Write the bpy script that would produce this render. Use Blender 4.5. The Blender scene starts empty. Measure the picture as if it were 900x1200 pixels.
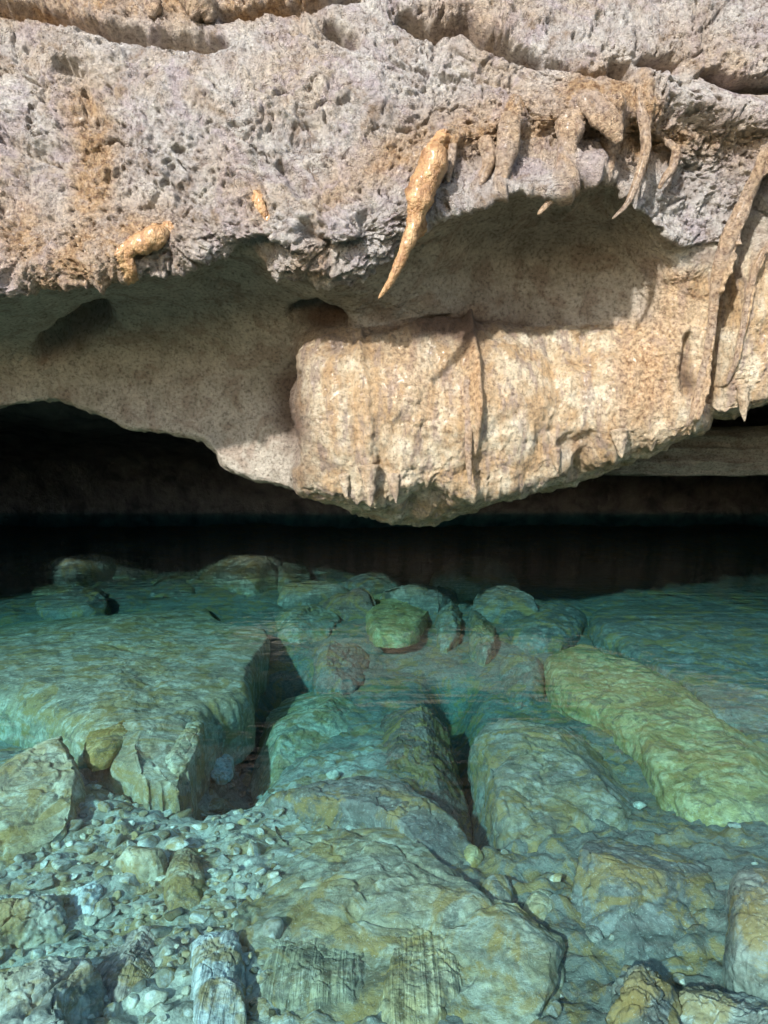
import bpy, math, random
import numpy as np
from mathutils import Vector
from mathutils.bvhtree import BVHTree

random.seed(7)
RNG = np.random.default_rng(11)
SC = bpy.context.scene
COL = SC.collection

# ------------------------------------------------------------------ camera model
H = 0.8                       # eye height above the water
F = 866.7                     # focal length in units of a 900 x 1200 frame
PITCH = math.radians(3.0)     # looking slightly down
CP, SP = math.cos(PITCH), math.sin(PITCH)


def at(px, py, d):
    """point that stands d metres ahead and is seen in that direction (arrays allowed)"""
    u = (np.asarray(px, float) - 450.0) / F
    v = (600.0 - np.asarray(py, float)) / F
    wy = CP + SP * v
    wz = -SP + CP * v
    k = d / wy
    return np.stack(np.broadcast_arrays(u * k, wy * k, H + wz * k), -1)


def on_plane(px, py, z):
    v = (600.0 - py) / F
    wy = CP + SP * v
    wz = -SP + CP * v
    return at(px, py, (z - H) / wz * wy)


# ------------------------------------------------------------------ numpy noise
def _hash(ix, iy, iz, seed):
    h = (ix.astype(np.int64) * 374761393 + iy.astype(np.int64) * 668265263
         + iz.astype(np.int64) * 2147483647 + seed * 974634777) & 0xFFFFFFFF
    h = ((h ^ (h >> 13)) * 1274126177) & 0xFFFFFFFF
    h = ((h ^ (h >> 16)) * 224682251) & 0xFFFFFFFF
    return (h ^ (h >> 15)) & 0xFFFFFFFF


GR = RNG.normal(size=(256, 3))
GR /= np.linalg.norm(GR, axis=1)[:, None]


def perlin(p, seed=0):
    p = np.asarray(p, float)
    i = np.floor(p).astype(np.int64)
    f = p - i
    w = f * f * f * (f * (f * 6 - 15) + 10)
    out = 0.0
    for a in (0, 1):
        for b in (0, 1):
            for c in (0, 1):
                g = GR[_hash(i[..., 0] + a, i[..., 1] + b, i[..., 2] + c, seed) & 255]
                dot = g[..., 0] * (f[..., 0] - a) + g[..., 1] * (f[..., 1] - b) + g[..., 2] * (f[..., 2] - c)
                wt = ((w[..., 0] if a else 1 - w[..., 0]) * (w[..., 1] if b else 1 - w[..., 1])
                      * (w[..., 2] if c else 1 - w[..., 2]))
                out = out + wt * dot
    return out * 1.5


def fbm(p, octv=4, seed=0, lac=2.03, gain=0.5, ridge=False):
    a, s, tot = 1.0, 0.0, 0.0
    q = np.asarray(p, float)
    for k in range(octv):
        n = perlin(q, seed + k * 17)
        if ridge:
            n = 1 - 2 * np.abs(n)
        s = s + a * n
        tot += a
        a *= gain
        q = q * lac + 3.7
    return s / tot


def worley(p, seed=0):
    """F1 and F2 of a jittered cell grid"""
    p = np.asarray(p, float)
    i = np.floor(p).astype(np.int64)
    f1 = np.full(p.shape[:-1], 9.0)
    f2 = np.full(p.shape[:-1], 9.0)
    for a in (-1, 0, 1):
        for b in (-1, 0, 1):
            for c in (-1, 0, 1):
                cx, cy, cz = i[..., 0] + a, i[..., 1] + b, i[..., 2] + c
                jx = _hash(cx, cy, cz, seed) / 4294967296.0
                jy = _hash(cx, cy, cz, seed + 51) / 4294967296.0
                jz = _hash(cx, cy, cz, seed + 97) / 4294967296.0
                d = np.sqrt((cx + jx - p[..., 0]) ** 2 + (cy + jy - p[..., 1]) ** 2 + (cz + jz - p[..., 2]) ** 2)
                f2 = np.minimum(f2, np.maximum(f1, d))
                f1 = np.minimum(f1, d)
    return f1, f2


def sstep(a, b, x):
    t = np.clip((x - a) / (b - a), 0, 1)
    return t * t * (3 - 2 * t)


def pchip(x, y, xi):
    x = np.asarray(x, float); y = np.asarray(y, float); xi = np.asarray(xi, float)
    h = np.diff(x); dl = np.diff(y) / h
    m = np.zeros_like(y)
    for k in range(1, len(x) - 1):
        if dl[k - 1] * dl[k] > 0:
            w1, w2 = 2 * h[k] + h[k - 1], h[k] + 2 * h[k - 1]
            m[k] = (w1 + w2) / (w1 / dl[k - 1] + w2 / dl[k])
    m[0], m[-1] = dl[0], dl[-1]
    k = np.clip(np.searchsorted(x, xi) - 1, 0, len(x) - 2)
    t = np.clip((xi - x[k]) / h[k], 0, 1)
    return ((1 + 2 * t) * (1 - t) ** 2 * y[k] + t * (1 - t) ** 2 * h[k] * m[k]
            + t * t * (3 - 2 * t) * y[k + 1] + t * t * (t - 1) * h[k] * m[k + 1])


# ------------------------------------------------------------------ node helpers
class NT:
    def __init__(self, tree):
        self.t = tree; self.n = tree.nodes; self.l = tree.links

    def new(self, typ, **kw):
        nd = self.n.new(typ)
        for k, v in kw.items():
            setattr(nd, k, v)
        return nd

    def put(self, sock, v):
        if v is None:
            return
        if hasattr(v, 'is_output'):
            self.l.new(v, sock)
        else:
            sock.default_value = v

    def noise(self, vec, scale, detail=5, rough=0.55, dist=0.0, out='Fac'):
        nd = self.new('ShaderNodeTexNoise')
        self.put(nd.inputs['Vector'], vec); self.put(nd.inputs['Scale'], scale)
        nd.inputs['Detail'].default_value = detail
        nd.inputs['Roughness'].default_value = rough
        nd.inputs['Distortion'].default_value = dist
        return nd.outputs[out]

    def vor(self, vec, scale, feature='F1', rnd=1.0):
        nd = self.new('ShaderNodeTexVoronoi', feature=feature)
        self.put(nd.inputs['Vector'], vec); self.put(nd.inputs['Scale'], scale)
        nd.inputs['Randomness'].default_value = rnd
        return nd.outputs['Distance']

    def ramp(self, fac, stops, interp='LINEAR'):
        nd = self.new('ShaderNodeValToRGB')
        e = nd.color_ramp.elements
        nd.color_ramp.interpolation = interp
        while len(e) < len(stops):
            e.new(0.5)
        for el, (p, c) in zip(e, stops):
            el.position = p
            el.color = (c, c, c, 1) if not hasattr(c, '__len__') else (*c, 1)
        self.put(nd.inputs['Fac'], fac)
        return nd.outputs['Color']

    def mix(self, fac, a, b, mode='MIX'):
        nd = self.new('ShaderNodeMix', data_type='RGBA', blend_type=mode)
        self.put(nd.inputs[0], fac)
        for s, v in ((nd.inputs[6], a), (nd.inputs[7], b)):
            self.put(s, v if hasattr(v, 'is_output') else (*v, 1))
        return nd.outputs[2]

    def math(self, op, a, b=None, c=None, clamp=False):
        nd = self.new('ShaderNodeMath', operation=op, use_clamp=clamp)
        self.put(nd.inputs[0], a); self.put(nd.inputs[1], b)
        if c is not None:
            self.put(nd.inputs[2], c)
        return nd.outputs[0]

    def mapr(self, v, a, b, c=0.0, d=1.0):
        nd = self.new('ShaderNodeMapRange')
        self.put(nd.inputs[0], v)
        for k, x in enumerate((a, b, c, d)):
            nd.inputs[k + 1].default_value = x
        return nd.outputs[0]

    def attr(self, name):
        return self.new('ShaderNodeAttribute', attribute_name=name).outputs['Fac']

    def pos(self, scale=(1, 1, 1)):
        g = self.new('ShaderNodeNewGeometry').outputs['Position']
        if scale == (1, 1, 1):
            return g
        m = self.new('ShaderNodeMapping')
        m.inputs['Scale'].default_value = scale
        self.l.new(g, m.inputs['Vector'])
        return m.outputs[0]

    def bump(self, h, strength, dist, normal=None):
        nd = self.new('ShaderNodeBump')
        nd.inputs['Strength'].default_value = strength
        nd.inputs['Distance'].default_value = dist
        self.put(nd.inputs['Height'], h)
        if normal is not None:
            self.l.new(normal, nd.inputs['Normal'])
        return nd.outputs[0]


def material(name):
    m = bpy.data.materials.new(name)
    m.use_nodes = True
    m.node_tree.nodes.clear()
    nt = NT(m.node_tree)
    out = nt.new('ShaderNodeOutputMaterial')
    return m, nt, out


def principled(nt, out, col, rough, normal=None, spec=0.5, sss=None, coat=None):
    b = nt.new('ShaderNodeBsdfPrincipled')
    nt.put(b.inputs['Base Color'], col if hasattr(col, 'is_output') else (*col, 1))
    nt.put(b.inputs['Roughness'], rough)
    nt.put(b.inputs['Specular IOR Level'], spec)
    if normal is not None:
        nt.l.new(normal, b.inputs['Normal'])
    if sss:
        b.inputs['Subsurface Weight'].default_value = sss[0]
        b.inputs['Subsurface Radius'].default_value = (1.0, 0.5, 0.22)
        b.inputs['Subsurface Scale'].default_value = sss[1]
    if coat is not None:
        nt.put(b.inputs['Coat Weight'], coat)
        b.inputs['Coat Roughness'].default_value = 0.22
    nt.l.new(b.outputs[0], out.inputs['Surface'])
    return b


# ------------------------------------------------------------------ materials
def mat_cave():
    m, nt, out = material('cave_limestone')
    P = nt.pos()
    n_big = nt.noise(P, 1.7, 4, 0.6, 0.4)
    n_mid = nt.noise(P, 6.5, 6, 0.62, 0.3)
    n_fine = nt.noise(P, 38, 6, 0.65)
    n_b2 = nt.noise(nt.pos((1.3, 1.3, 1.3)), 2.6, 5, 0.6, 1.2)
    # dry pitted ledge: pale grey and lilac grey with tan and ochre areas
    led = nt.ramp(n_mid, [(0.30, (0.36, 0.27, 0.20)), (0.43, (0.53, 0.48, 0.455)), (0.55, (0.63, 0.60, 0.575)), (0.68, (0.78, 0.745, 0.69))])
    led = nt.mix(nt.ramp(n_big, [(0.47, 0), (0.62, 0.55)]), led, (0.60, 0.47, 0.34))
    led = nt.mix(nt.ramp(n_b2, [(0.50, 0), (0.62, 0.7)]), led, (0.51, 0.44, 0.475))
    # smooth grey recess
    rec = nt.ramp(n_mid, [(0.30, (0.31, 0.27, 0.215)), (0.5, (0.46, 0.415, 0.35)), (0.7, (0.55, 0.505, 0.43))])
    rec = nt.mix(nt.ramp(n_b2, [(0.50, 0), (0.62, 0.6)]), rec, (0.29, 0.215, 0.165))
    # wet cream and tan hanging block, with streaks that run down
    PS = nt.pos((5.5, 5.5, 1.1))
    st = nt.noise(PS, 1.2, 6, 0.62, 0.6)
    blk = nt.ramp(n_mid, [(0.30, (0.32, 0.21, 0.12)), (0.42, (0.54, 0.42, 0.275)), (0.55, (0.66, 0.565, 0.41)), (0.70, (0.76, 0.69, 0.55))])
    blk = nt.mix(nt.ramp(st, [(0.49, 0), (0.62, 0.65)]), blk, (0.46, 0.29, 0.145))
    blk = nt.mix(nt.ramp(nt.noise(P, 2.9, 5, 0.62, 0.6), [(0.50, 0), (0.62, 0.7)]), blk, (0.50, 0.33, 0.17))
    blk = nt.mix(nt.ramp(nt.noise(PS, 2.3, 5, 0.6), [(0.51, 0), (0.62, 0.75)]), blk, (0.33, 0.255, 0.215))
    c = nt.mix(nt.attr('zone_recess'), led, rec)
    c = nt.mix(nt.attr('zone_block'), c, blk)
    # ochre calcite stain beside the drips, dark brown tone along hollows and the block
    sfac = nt.math('MULTIPLY', nt.attr('stain'), nt.ramp(n_mid, [(0.36, 0.35), (0.56, 1.0)]), clamp=True)
    och = nt.ramp(n_fine, [(0.35, (0.36, 0.20, 0.095)), (0.65, (0.60, 0.42, 0.25))])
    c = nt.mix(sfac, c, och)
    c = nt.mix(nt.attr('dark_tone'), c, (0.13, 0.085, 0.06))
    # fine grain: pale crystals and brown pits
    c = nt.mix(0.55, c, nt.ramp(n_fine, [(0.37, (0.20, 0.15, 0.12)), (0.46, (0.92, 0.91, 0.90)), (0.64, (1.42, 1.42, 1.42))]), 'MULTIPLY')
    pit = nt.vor(P, 55, 'F1')
    pitm = nt.ramp(nt.noise(P, 5.0, 4, 0.6), [(0.48, 0), (0.60, 0.75)])
    pitc = nt.math('MULTIPLY', nt.ramp(pit, [(0.10, 1), (0.30, 0)]), pitm)
    smooth = nt.math('MAXIMUM', nt.attr('zone_recess'), nt.attr('zone_block'))
    pitc = nt.math('MULTIPLY', pitc, nt.mapr(smooth, 0, 1, 1.0, 0.25))
    c = nt.mix(pitc, c, (0.20, 0.13, 0.085))
    wv = nt.mix(0.16, P, nt.noise(P, 5, 4, 0.6, 0, 'Color'))
    ce = nt.vor(wv, 4.5, 'DISTANCE_TO_EDGE')
    cm = nt.math('MULTIPLY', nt.ramp(ce, [(0.0, 1), (0.022, 0)]), nt.ramp(nt.noise(P, 2.3, 3, 0.6), [(0.47, 0), (0.56, 0.9)]))
    cm = nt.math('MULTIPLY', cm, nt.mapr(nt.math('MAXIMUM', nt.attr('zone_recess'), nt.attr('zone_block')), 0, 0.5, 1.0, 0.0))
    cm = nt.math('MULTIPLY', cm, nt.ramp(nt.noise(P, 16, 3, 0.6), [(0.42, 0), (0.6, 1)]))
    c = nt.mix(cm, c, (0.15, 0.10, 0.075))
    # relief
    h1 = nt.noise(P, 24, 8, 0.74, 0.3)
    h2 = nt.noise(P, 95, 5, 0.65)
    crk = nt.ramp(nt.vor(nt.noise(P, 7, 3, 0.5, 0, 'Color'), 9, 'DISTANCE_TO_EDGE'), [(0.0, 0), (0.05, 1)])
    gr = nt.vor(nt.noise(P, 30, 3, 0.5, 0, 'Color'), 14)
    hh = nt.math('ADD', h1, nt.math('MULTIPLY', h2, 0.6))
    hh = nt.math('SUBTRACT', hh, nt.math('MULTIPLY', gr, 0.35))
    hh = nt.math('SUBTRACT', hh, nt.math('MULTIPLY', pitc, 0.55))
    hh = nt.math('SUBTRACT', hh, nt.math('MULTIPLY', cm, 0.4))
    hh = nt.math('MULTIPLY', hh, nt.mapr(smooth, 0, 1, 1.0, 0.50))
    nrm = nt.bump(hh, 1.0, 0.06)
    wet = nt.math('MAXIMUM', nt.attr('zone_block'), nt.attr('stain'), clamp=True)
    rough = nt.math('ADD', nt.mapr(wet, 0, 1, 0.88, 0.46), nt.mapr(n_fine, 0.3, 0.7, -0.05, 0.14))
    principled(nt, out, c, rough, nrm, 0.45, coat=nt.math('MULTIPLY', wet, 0.12))
    return m


def mat_flow(name, cols, rough=0.3, sss=(0.35, 0.02), scale=14):
    m, nt, out = material(name)
    P = nt.pos((1, 1, 0.45))
    n = nt.noise(P, scale, 5, 0.6, 0.5)
    c = nt.ramp(n, [(0.32, cols[0]), (0.5, cols[1]), (0.68, cols[2])])
    f = nt.noise(nt.pos(), 70, 5, 0.65)
    c = nt.mix(0.5, c, nt.ramp(f, [(0.35, (0.62, 0.58, 0.55)), (0.6, (1.12, 1.12, 1.12))]), 'MULTIPLY')
    hh = nt.math('ADD', nt.noise(nt.pos(), 40, 5, 0.6), nt.math('MULTIPLY', nt.noise(nt.pos((1, 1, 0.3)), 110, 3, 0.6), 0.4))
    principled(nt, out, c, nt.mapr(f, 0.3, 0.7, rough - 0.08, rough + 0.2), nt.bump(hh, 0.9, 0.025), 0.5, sss, coat=0.3)
    return m


def mat_stone(name, dark, mid, pale, tint=None, tint_amt=0.5, scale=5.0, bump=0.9, streak=None, ripple_streaks=False):
    """underwater limestone, softly silted"""
    m, nt, out = material(name)
    P = nt.pos()
    PR_ = nt.pos((44, 3, 5))
    rnd = nt.new('ShaderNodeObjectInfo').outputs['Random']
    n1 = nt.noise(P, scale, 6, 0.62, 0.5)
    c = nt.ramp(n1, [(0.32, dark), (0.5, mid), (0.68, pale)])
    n2 = nt.noise(P, scale * 0.45, 4, 0.6, 0.8)
    if tint:
        c = nt.mix(nt.ramp(n2, [(0.47, 0), (0.60, tint_amt)]), c, tint)
    sil = nt.noise(P, scale * 1.7, 7, 0.7, 1.0)
    c = nt.mix(nt.ramp(sil, [(0.50, 0), (0.58, 0.6)]), c, tuple(min(0.75, x * 1.22 + 0.04) for x in pale))
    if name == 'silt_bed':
        c = nt.mix(nt.attr('painted_dim'), c, (0.17, 0.165, 0.14))  # weaker light at right and far back, painted as darker bed colour
    n3 = nt.noise(P, scale * 8, 6, 0.68)
    c = nt.mix(0.7, c, nt.ramp(n3, [(0.32, (0.45, 0.42, 0.40)), (0.52, (1, 1, 1)), (0.70, (1.35, 1.33, 1.28))]), 'MULTIPLY')
    if ripple_streaks:
        rb = nt.noise(PR_, 1.0, 3, 0.55, 1.2)
        c = nt.mix(0.85, c, nt.ramp(rb, [(0.36, (0.48, 0.47, 0.46)), (0.5, (1, 1, 1)), (0.66, (1.3, 1.29, 1.26))]), 'MULTIPLY')  # colour streaks imitate the bed seen through rippled water
    alg = nt.noise(P, scale * 0.8, 8, 0.68, 1.4)
    c = nt.mix(nt.ramp(alg, [(0.50, 0), (0.57, 0.72)]), c, (0.36, 0.225, 0.07))
    c = nt.mix(nt.ramp(nt.noise(P, scale * 1.1 + 1.3, 8, 0.7, 0.9), [(0.54, 0), (0.59, 0.6)]), c, (0.12, 0.11, 0.09))
    spk = nt.noise(P, scale * 22, 4, 0.7)
    c = nt.mix(nt.ramp(spk, [(0.60, 0), (0.66, 0.5)]), c, (0.62, 0.59, 0.52))
    lay = nt.noise(nt.pos((1.2, 1.2, 9)), scale * 0.8, 5, 0.6, 0.6)
    c = nt.mix(nt.ramp(lay, [(0.55, 0), (0.63, 0.35)]), c, dark)
    c = nt.mix(1.0, c, nt.ramp(rnd, [(0.0, (0.42, 0.42, 0.42)), (0.5, (0.92, 0.90, 0.86)), (1.0, (1.25, 1.22, 1.15))]), 'MULTIPLY') if streak == 'random' else c
    hh = nt.math('ADD', nt.noise(P, scale * 4, 8, 0.66, 0.4), nt.math('MULTIPLY', lay, 0.35))
    nm = nt.bump(hh, bump * 0.55, 0.035)
    if ripple_streaks:
        nm = nt.bump(rb, 0.75, 0.02, nm)
    principled(nt, out, c, 0.9, nm, 0.15)
    return m


def mat_water():
    m, nt, out = material('clear_pool_water')
    n1 = nt.noise(nt.pos((1.0, 0.6, 1.0)), 2.6, 3, 0.5, 0.5)
    n2 = nt.noise(nt.pos((1.5, 0.9, 1.0)), 9, 3, 0.55, 0.3)
    n3 = nt.noise(nt.pos((0.5, 2.2, 1.0)), 7, 2, 0.5, 0.3)
    hh = nt.math('ADD', n1, nt.math('MULTIPLY', n2, 0.22))
    hh = nt.math('ADD', hh, nt.math('MULTIPLY', n3, 0.22))
    nrm = nt.bump(hh, 0.30, 0.08)
    # the node inverts the IOR for light coming from below; feed it so that both ways see the air-side Fresnel curve
    bk = nt.new('ShaderNodeNewGeometry').outputs['Backfacing']
    fr = nt.new('ShaderNodeFresnel')
    nt.l.new(nt.mapr(bk, 0, 1, 1.38, 1 / 1.38), fr.inputs['IOR'])
    nt.l.new(nrm, fr.inputs['Normal'])
    tr = nt.new('ShaderNodeBsdfTransparent')
    gl = nt.new('ShaderNodeBsdfGlossy'); gl.inputs['Roughness'].default_value = 0.0
    nt.l.new(nrm, gl.inputs['Normal'])
    mx = nt.new('ShaderNodeMixShader')
    nt.l.new(fr.outputs[0], mx.inputs[0]); nt.l.new(tr.outputs[0], mx.inputs[1]); nt.l.new(gl.outputs[0], mx.inputs[2])
    nt.l.new(mx.outputs[0], out.inputs['Surface'])
    va = nt.new('ShaderNodeVolumeAbsorption')
    va.inputs['Color'].default_value = WATER_COL
    va.inputs['Density'].default_value = WATER_DENS
    nt.l.new(va.outputs[0], out.inputs['Volume'])
    return m


WATER_COL = (0.17, 0.66, 0.70, 1)
WATER_DENS = 0.72

M_CAVE = mat_cave()
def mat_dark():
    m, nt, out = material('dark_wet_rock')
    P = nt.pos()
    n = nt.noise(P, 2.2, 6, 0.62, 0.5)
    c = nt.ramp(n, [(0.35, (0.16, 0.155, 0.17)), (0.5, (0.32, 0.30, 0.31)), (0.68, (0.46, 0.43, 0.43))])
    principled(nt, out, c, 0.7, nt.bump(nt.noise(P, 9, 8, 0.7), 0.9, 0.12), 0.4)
    return m


M_DARK = mat_dark()
M_AMBER = mat_flow('amber_calcite', ((0.20, 0.095, 0.035), (0.36, 0.205, 0.09), (0.46, 0.30, 0.15)), 0.36, (0.05, 0.01), 22)
M_TAN = mat_flow('tan_calcite', ((0.34, 0.20, 0.11), (0.52, 0.36, 0.21), (0.62, 0.48, 0.32)), 0.34)
M_PINK = mat_flow('rosy_calcite', ((0.28, 0.17, 0.11), (0.42, 0.29, 0.21), (0.53, 0.41, 0.32)), 0.42, (0.15, 0.01))
M_PALE = mat_flow('pale_calcite', ((0.33, 0.25, 0.17), (0.47, 0.39, 0.30), (0.58, 0.51, 0.41)), 0.5, (0.1, 0.01))

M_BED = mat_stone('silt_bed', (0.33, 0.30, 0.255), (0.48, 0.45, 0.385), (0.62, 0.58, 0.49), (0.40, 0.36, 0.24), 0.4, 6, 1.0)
M_GREY = mat_stone('grey_boulder', (0.15, 0.13, 0.10), (0.265, 0.235, 0.19), (0.37, 0.335, 0.28), (0.40, 0.30, 0.15), 0.55)
M_OLIVE = mat_stone('olive_slab', (0.25, 0.18, 0.07), (0.41, 0.32, 0.135), (0.52, 0.44, 0.25), (0.46, 0.35, 0.15), 0.5)
M_TANST = mat_stone('tan_boulder', (0.28, 0.22, 0.14), (0.46, 0.39, 0.27), (0.60, 0.54, 0.41), (0.46, 0.31, 0.13), 0.6)
M_OCHRE = mat_stone('ochre_stone', (0.32, 0.18, 0.06), (0.46, 0.29, 0.10), (0.52, 0.38, 0.18), None, 0, 6)
M_BROWN = mat_stone('brown_stone', (0.20, 0.13, 0.07), (0.36, 0.26, 0.15), (0.52, 0.44, 0.30), None, 0, 9)
M_WHITE = mat_stone('white_stone', (0.45, 0.45, 0.43), (0.66, 0.66, 0.63), (0.80, 0.80, 0.77), None, 0, 9, 0.6)
M_SLATE = mat_stone('dim_slate_boulder', (0.11, 0.105, 0.09), (0.19, 0.18, 0.16), (0.27, 0.26, 0.23), (0.33, 0.28, 0.17), 0.45)  # tone kept dark to stand in for weaker light far back and at right
M_ROSE = mat_stone('rosy_stone', (0.30, 0.20, 0.15), (0.46, 0.33, 0.26), (0.56, 0.44, 0.36), None, 0, 5)
M_MOUND = mat_stone('mound_rock', (0.19, 0.16, 0.10), (0.32, 0.285, 0.20), (0.44, 0.41, 0.32), (0.36, 0.27, 0.13), 0.6)
M_UMBER = mat_stone('umber_rock', (0.10, 0.065, 0.05), (0.19, 0.13, 0.105), (0.27, 0.20, 0.165), None, 0, 5)
M_PALEST = mat_stone('pale_boulder', (0.25, 0.23, 0.19), (0.42, 0.395, 0.34), (0.56, 0.53, 0.46), (0.45, 0.35, 0.19), 0.5)
M_SLAB = mat_stone('tan_slab', (0.23, 0.185, 0.125), (0.39, 0.335, 0.245), (0.52, 0.465, 0.365), (0.45, 0.32, 0.15), 0.6)
M_RIB1 = mat_stone('rosy_ripple_streaked', (0.26, 0.18, 0.14), (0.40, 0.31, 0.26), (0.52, 0.43, 0.37), None, 0, 5, ripple_streaks=True)
M_RIB2 = mat_stone('pale_ripple_streaked', (0.34, 0.33, 0.30), (0.52, 0.51, 0.47), (0.66, 0.65, 0.60), None, 0, 5, ripple_streaks=True)
M_RIB3 = mat_stone('olive_ripple_streaked', (0.24, 0.20, 0.12), (0.38, 0.34, 0.23), (0.50, 0.46, 0.35), None, 0, 5, ripple_streaks=True)
M_RIB4 = mat_stone('ochre_ripple_streaked', (0.27, 0.19, 0.09), (0.42, 0.33, 0.18), (0.54, 0.46, 0.31), None, 0, 5, ripple_streaks=True)
M_PEB = mat_stone('pebble', (0.34, 0.31, 0.26), (0.54, 0.50, 0.43), (0.70, 0.66, 0.58), (0.42, 0.34, 0.20), 0.5, 9, 0.6, 'random')


# ------------------------------------------------------------------ mesh helpers
def mesh_obj(name, verts, faces, mat, smooth=True, attrs=None, parent=None):
    me = bpy.data.meshes.new(name)
    verts = np.ascontiguousarray(verts, dtype=np.float32)
    me.vertices.add(len(verts))
    me.vertices.foreach_set('co', verts.ravel())
    if isinstance(faces, np.ndarray):
        nf, k = faces.shape
        me.loops.add(nf * k)
        me.loops.foreach_set('vertex_index', faces.astype(np.int32).ravel())
        me.polygons.add(nf)
        me.polygons.foreach_set('loop_start', np.arange(0, nf * k, k, dtype=np.int32))
    else:
        tot = [i for f in faces for i in f]
        st = np.cumsum([0] + [len(f) for f in faces])[:-1]
        me.loops.add(len(tot))
        me.loops.foreach_set('vertex_index', np.array(tot, np.int32))
        me.polygons.add(len(faces))
        me.polygons.foreach_set('loop_start', st.astype(np.int32))
    me.update(calc_edges=True)
    me.validate()
    if smooth:
        me.polygons.foreach_set('use_smooth', np.ones(len(me.polygons), bool))
    if attrs:
        for k, v in attrs.items():
            a = me.attributes.new(k, 'FLOAT', 'POINT')
            a.data.foreach_set('value', np.ascontiguousarray(v, dtype=np.float32).ravel())
    me.materials.append(mat)
    o = bpy.data.objects.new(name, me)
    COL.objects.link(o)
    if parent:
        o.parent = parent
    return o


def tag(o, label=None, cat=None, group=None, kind=None):
    if label:
        o['label'] = label
    if cat:
        o['category'] = cat
    if group:
        o['group'] = group
    if kind:
        o['kind'] = kind
    return o


def grid_faces(nr, nc, flip=False):
    i = np.arange(nr - 1)[:, None] * nc + np.arange(nc - 1)[None]
    f = np.stack([i, i + 1, i + nc + 1, i + nc], -1).reshape(-1, 4)
    return f[:, ::-1] if flip else f


def recenter(o):
    """put the origin at the thing's own base"""
    me = o.data
    n = len(me.vertices)
    co = np.empty(n * 3, np.float32); me.vertices.foreach_get('co', co); co = co.reshape(-1, 3)
    c = np.array([(co[:, 0].min() + co[:, 0].max()) / 2, (co[:, 1].min() + co[:, 1].max()) / 2, co[:, 2].min()])
    me.vertices.foreach_set('co', (co - c).astype(np.float32).ravel())
    me.update()
    o.location = Vector(c)
    return o


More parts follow.
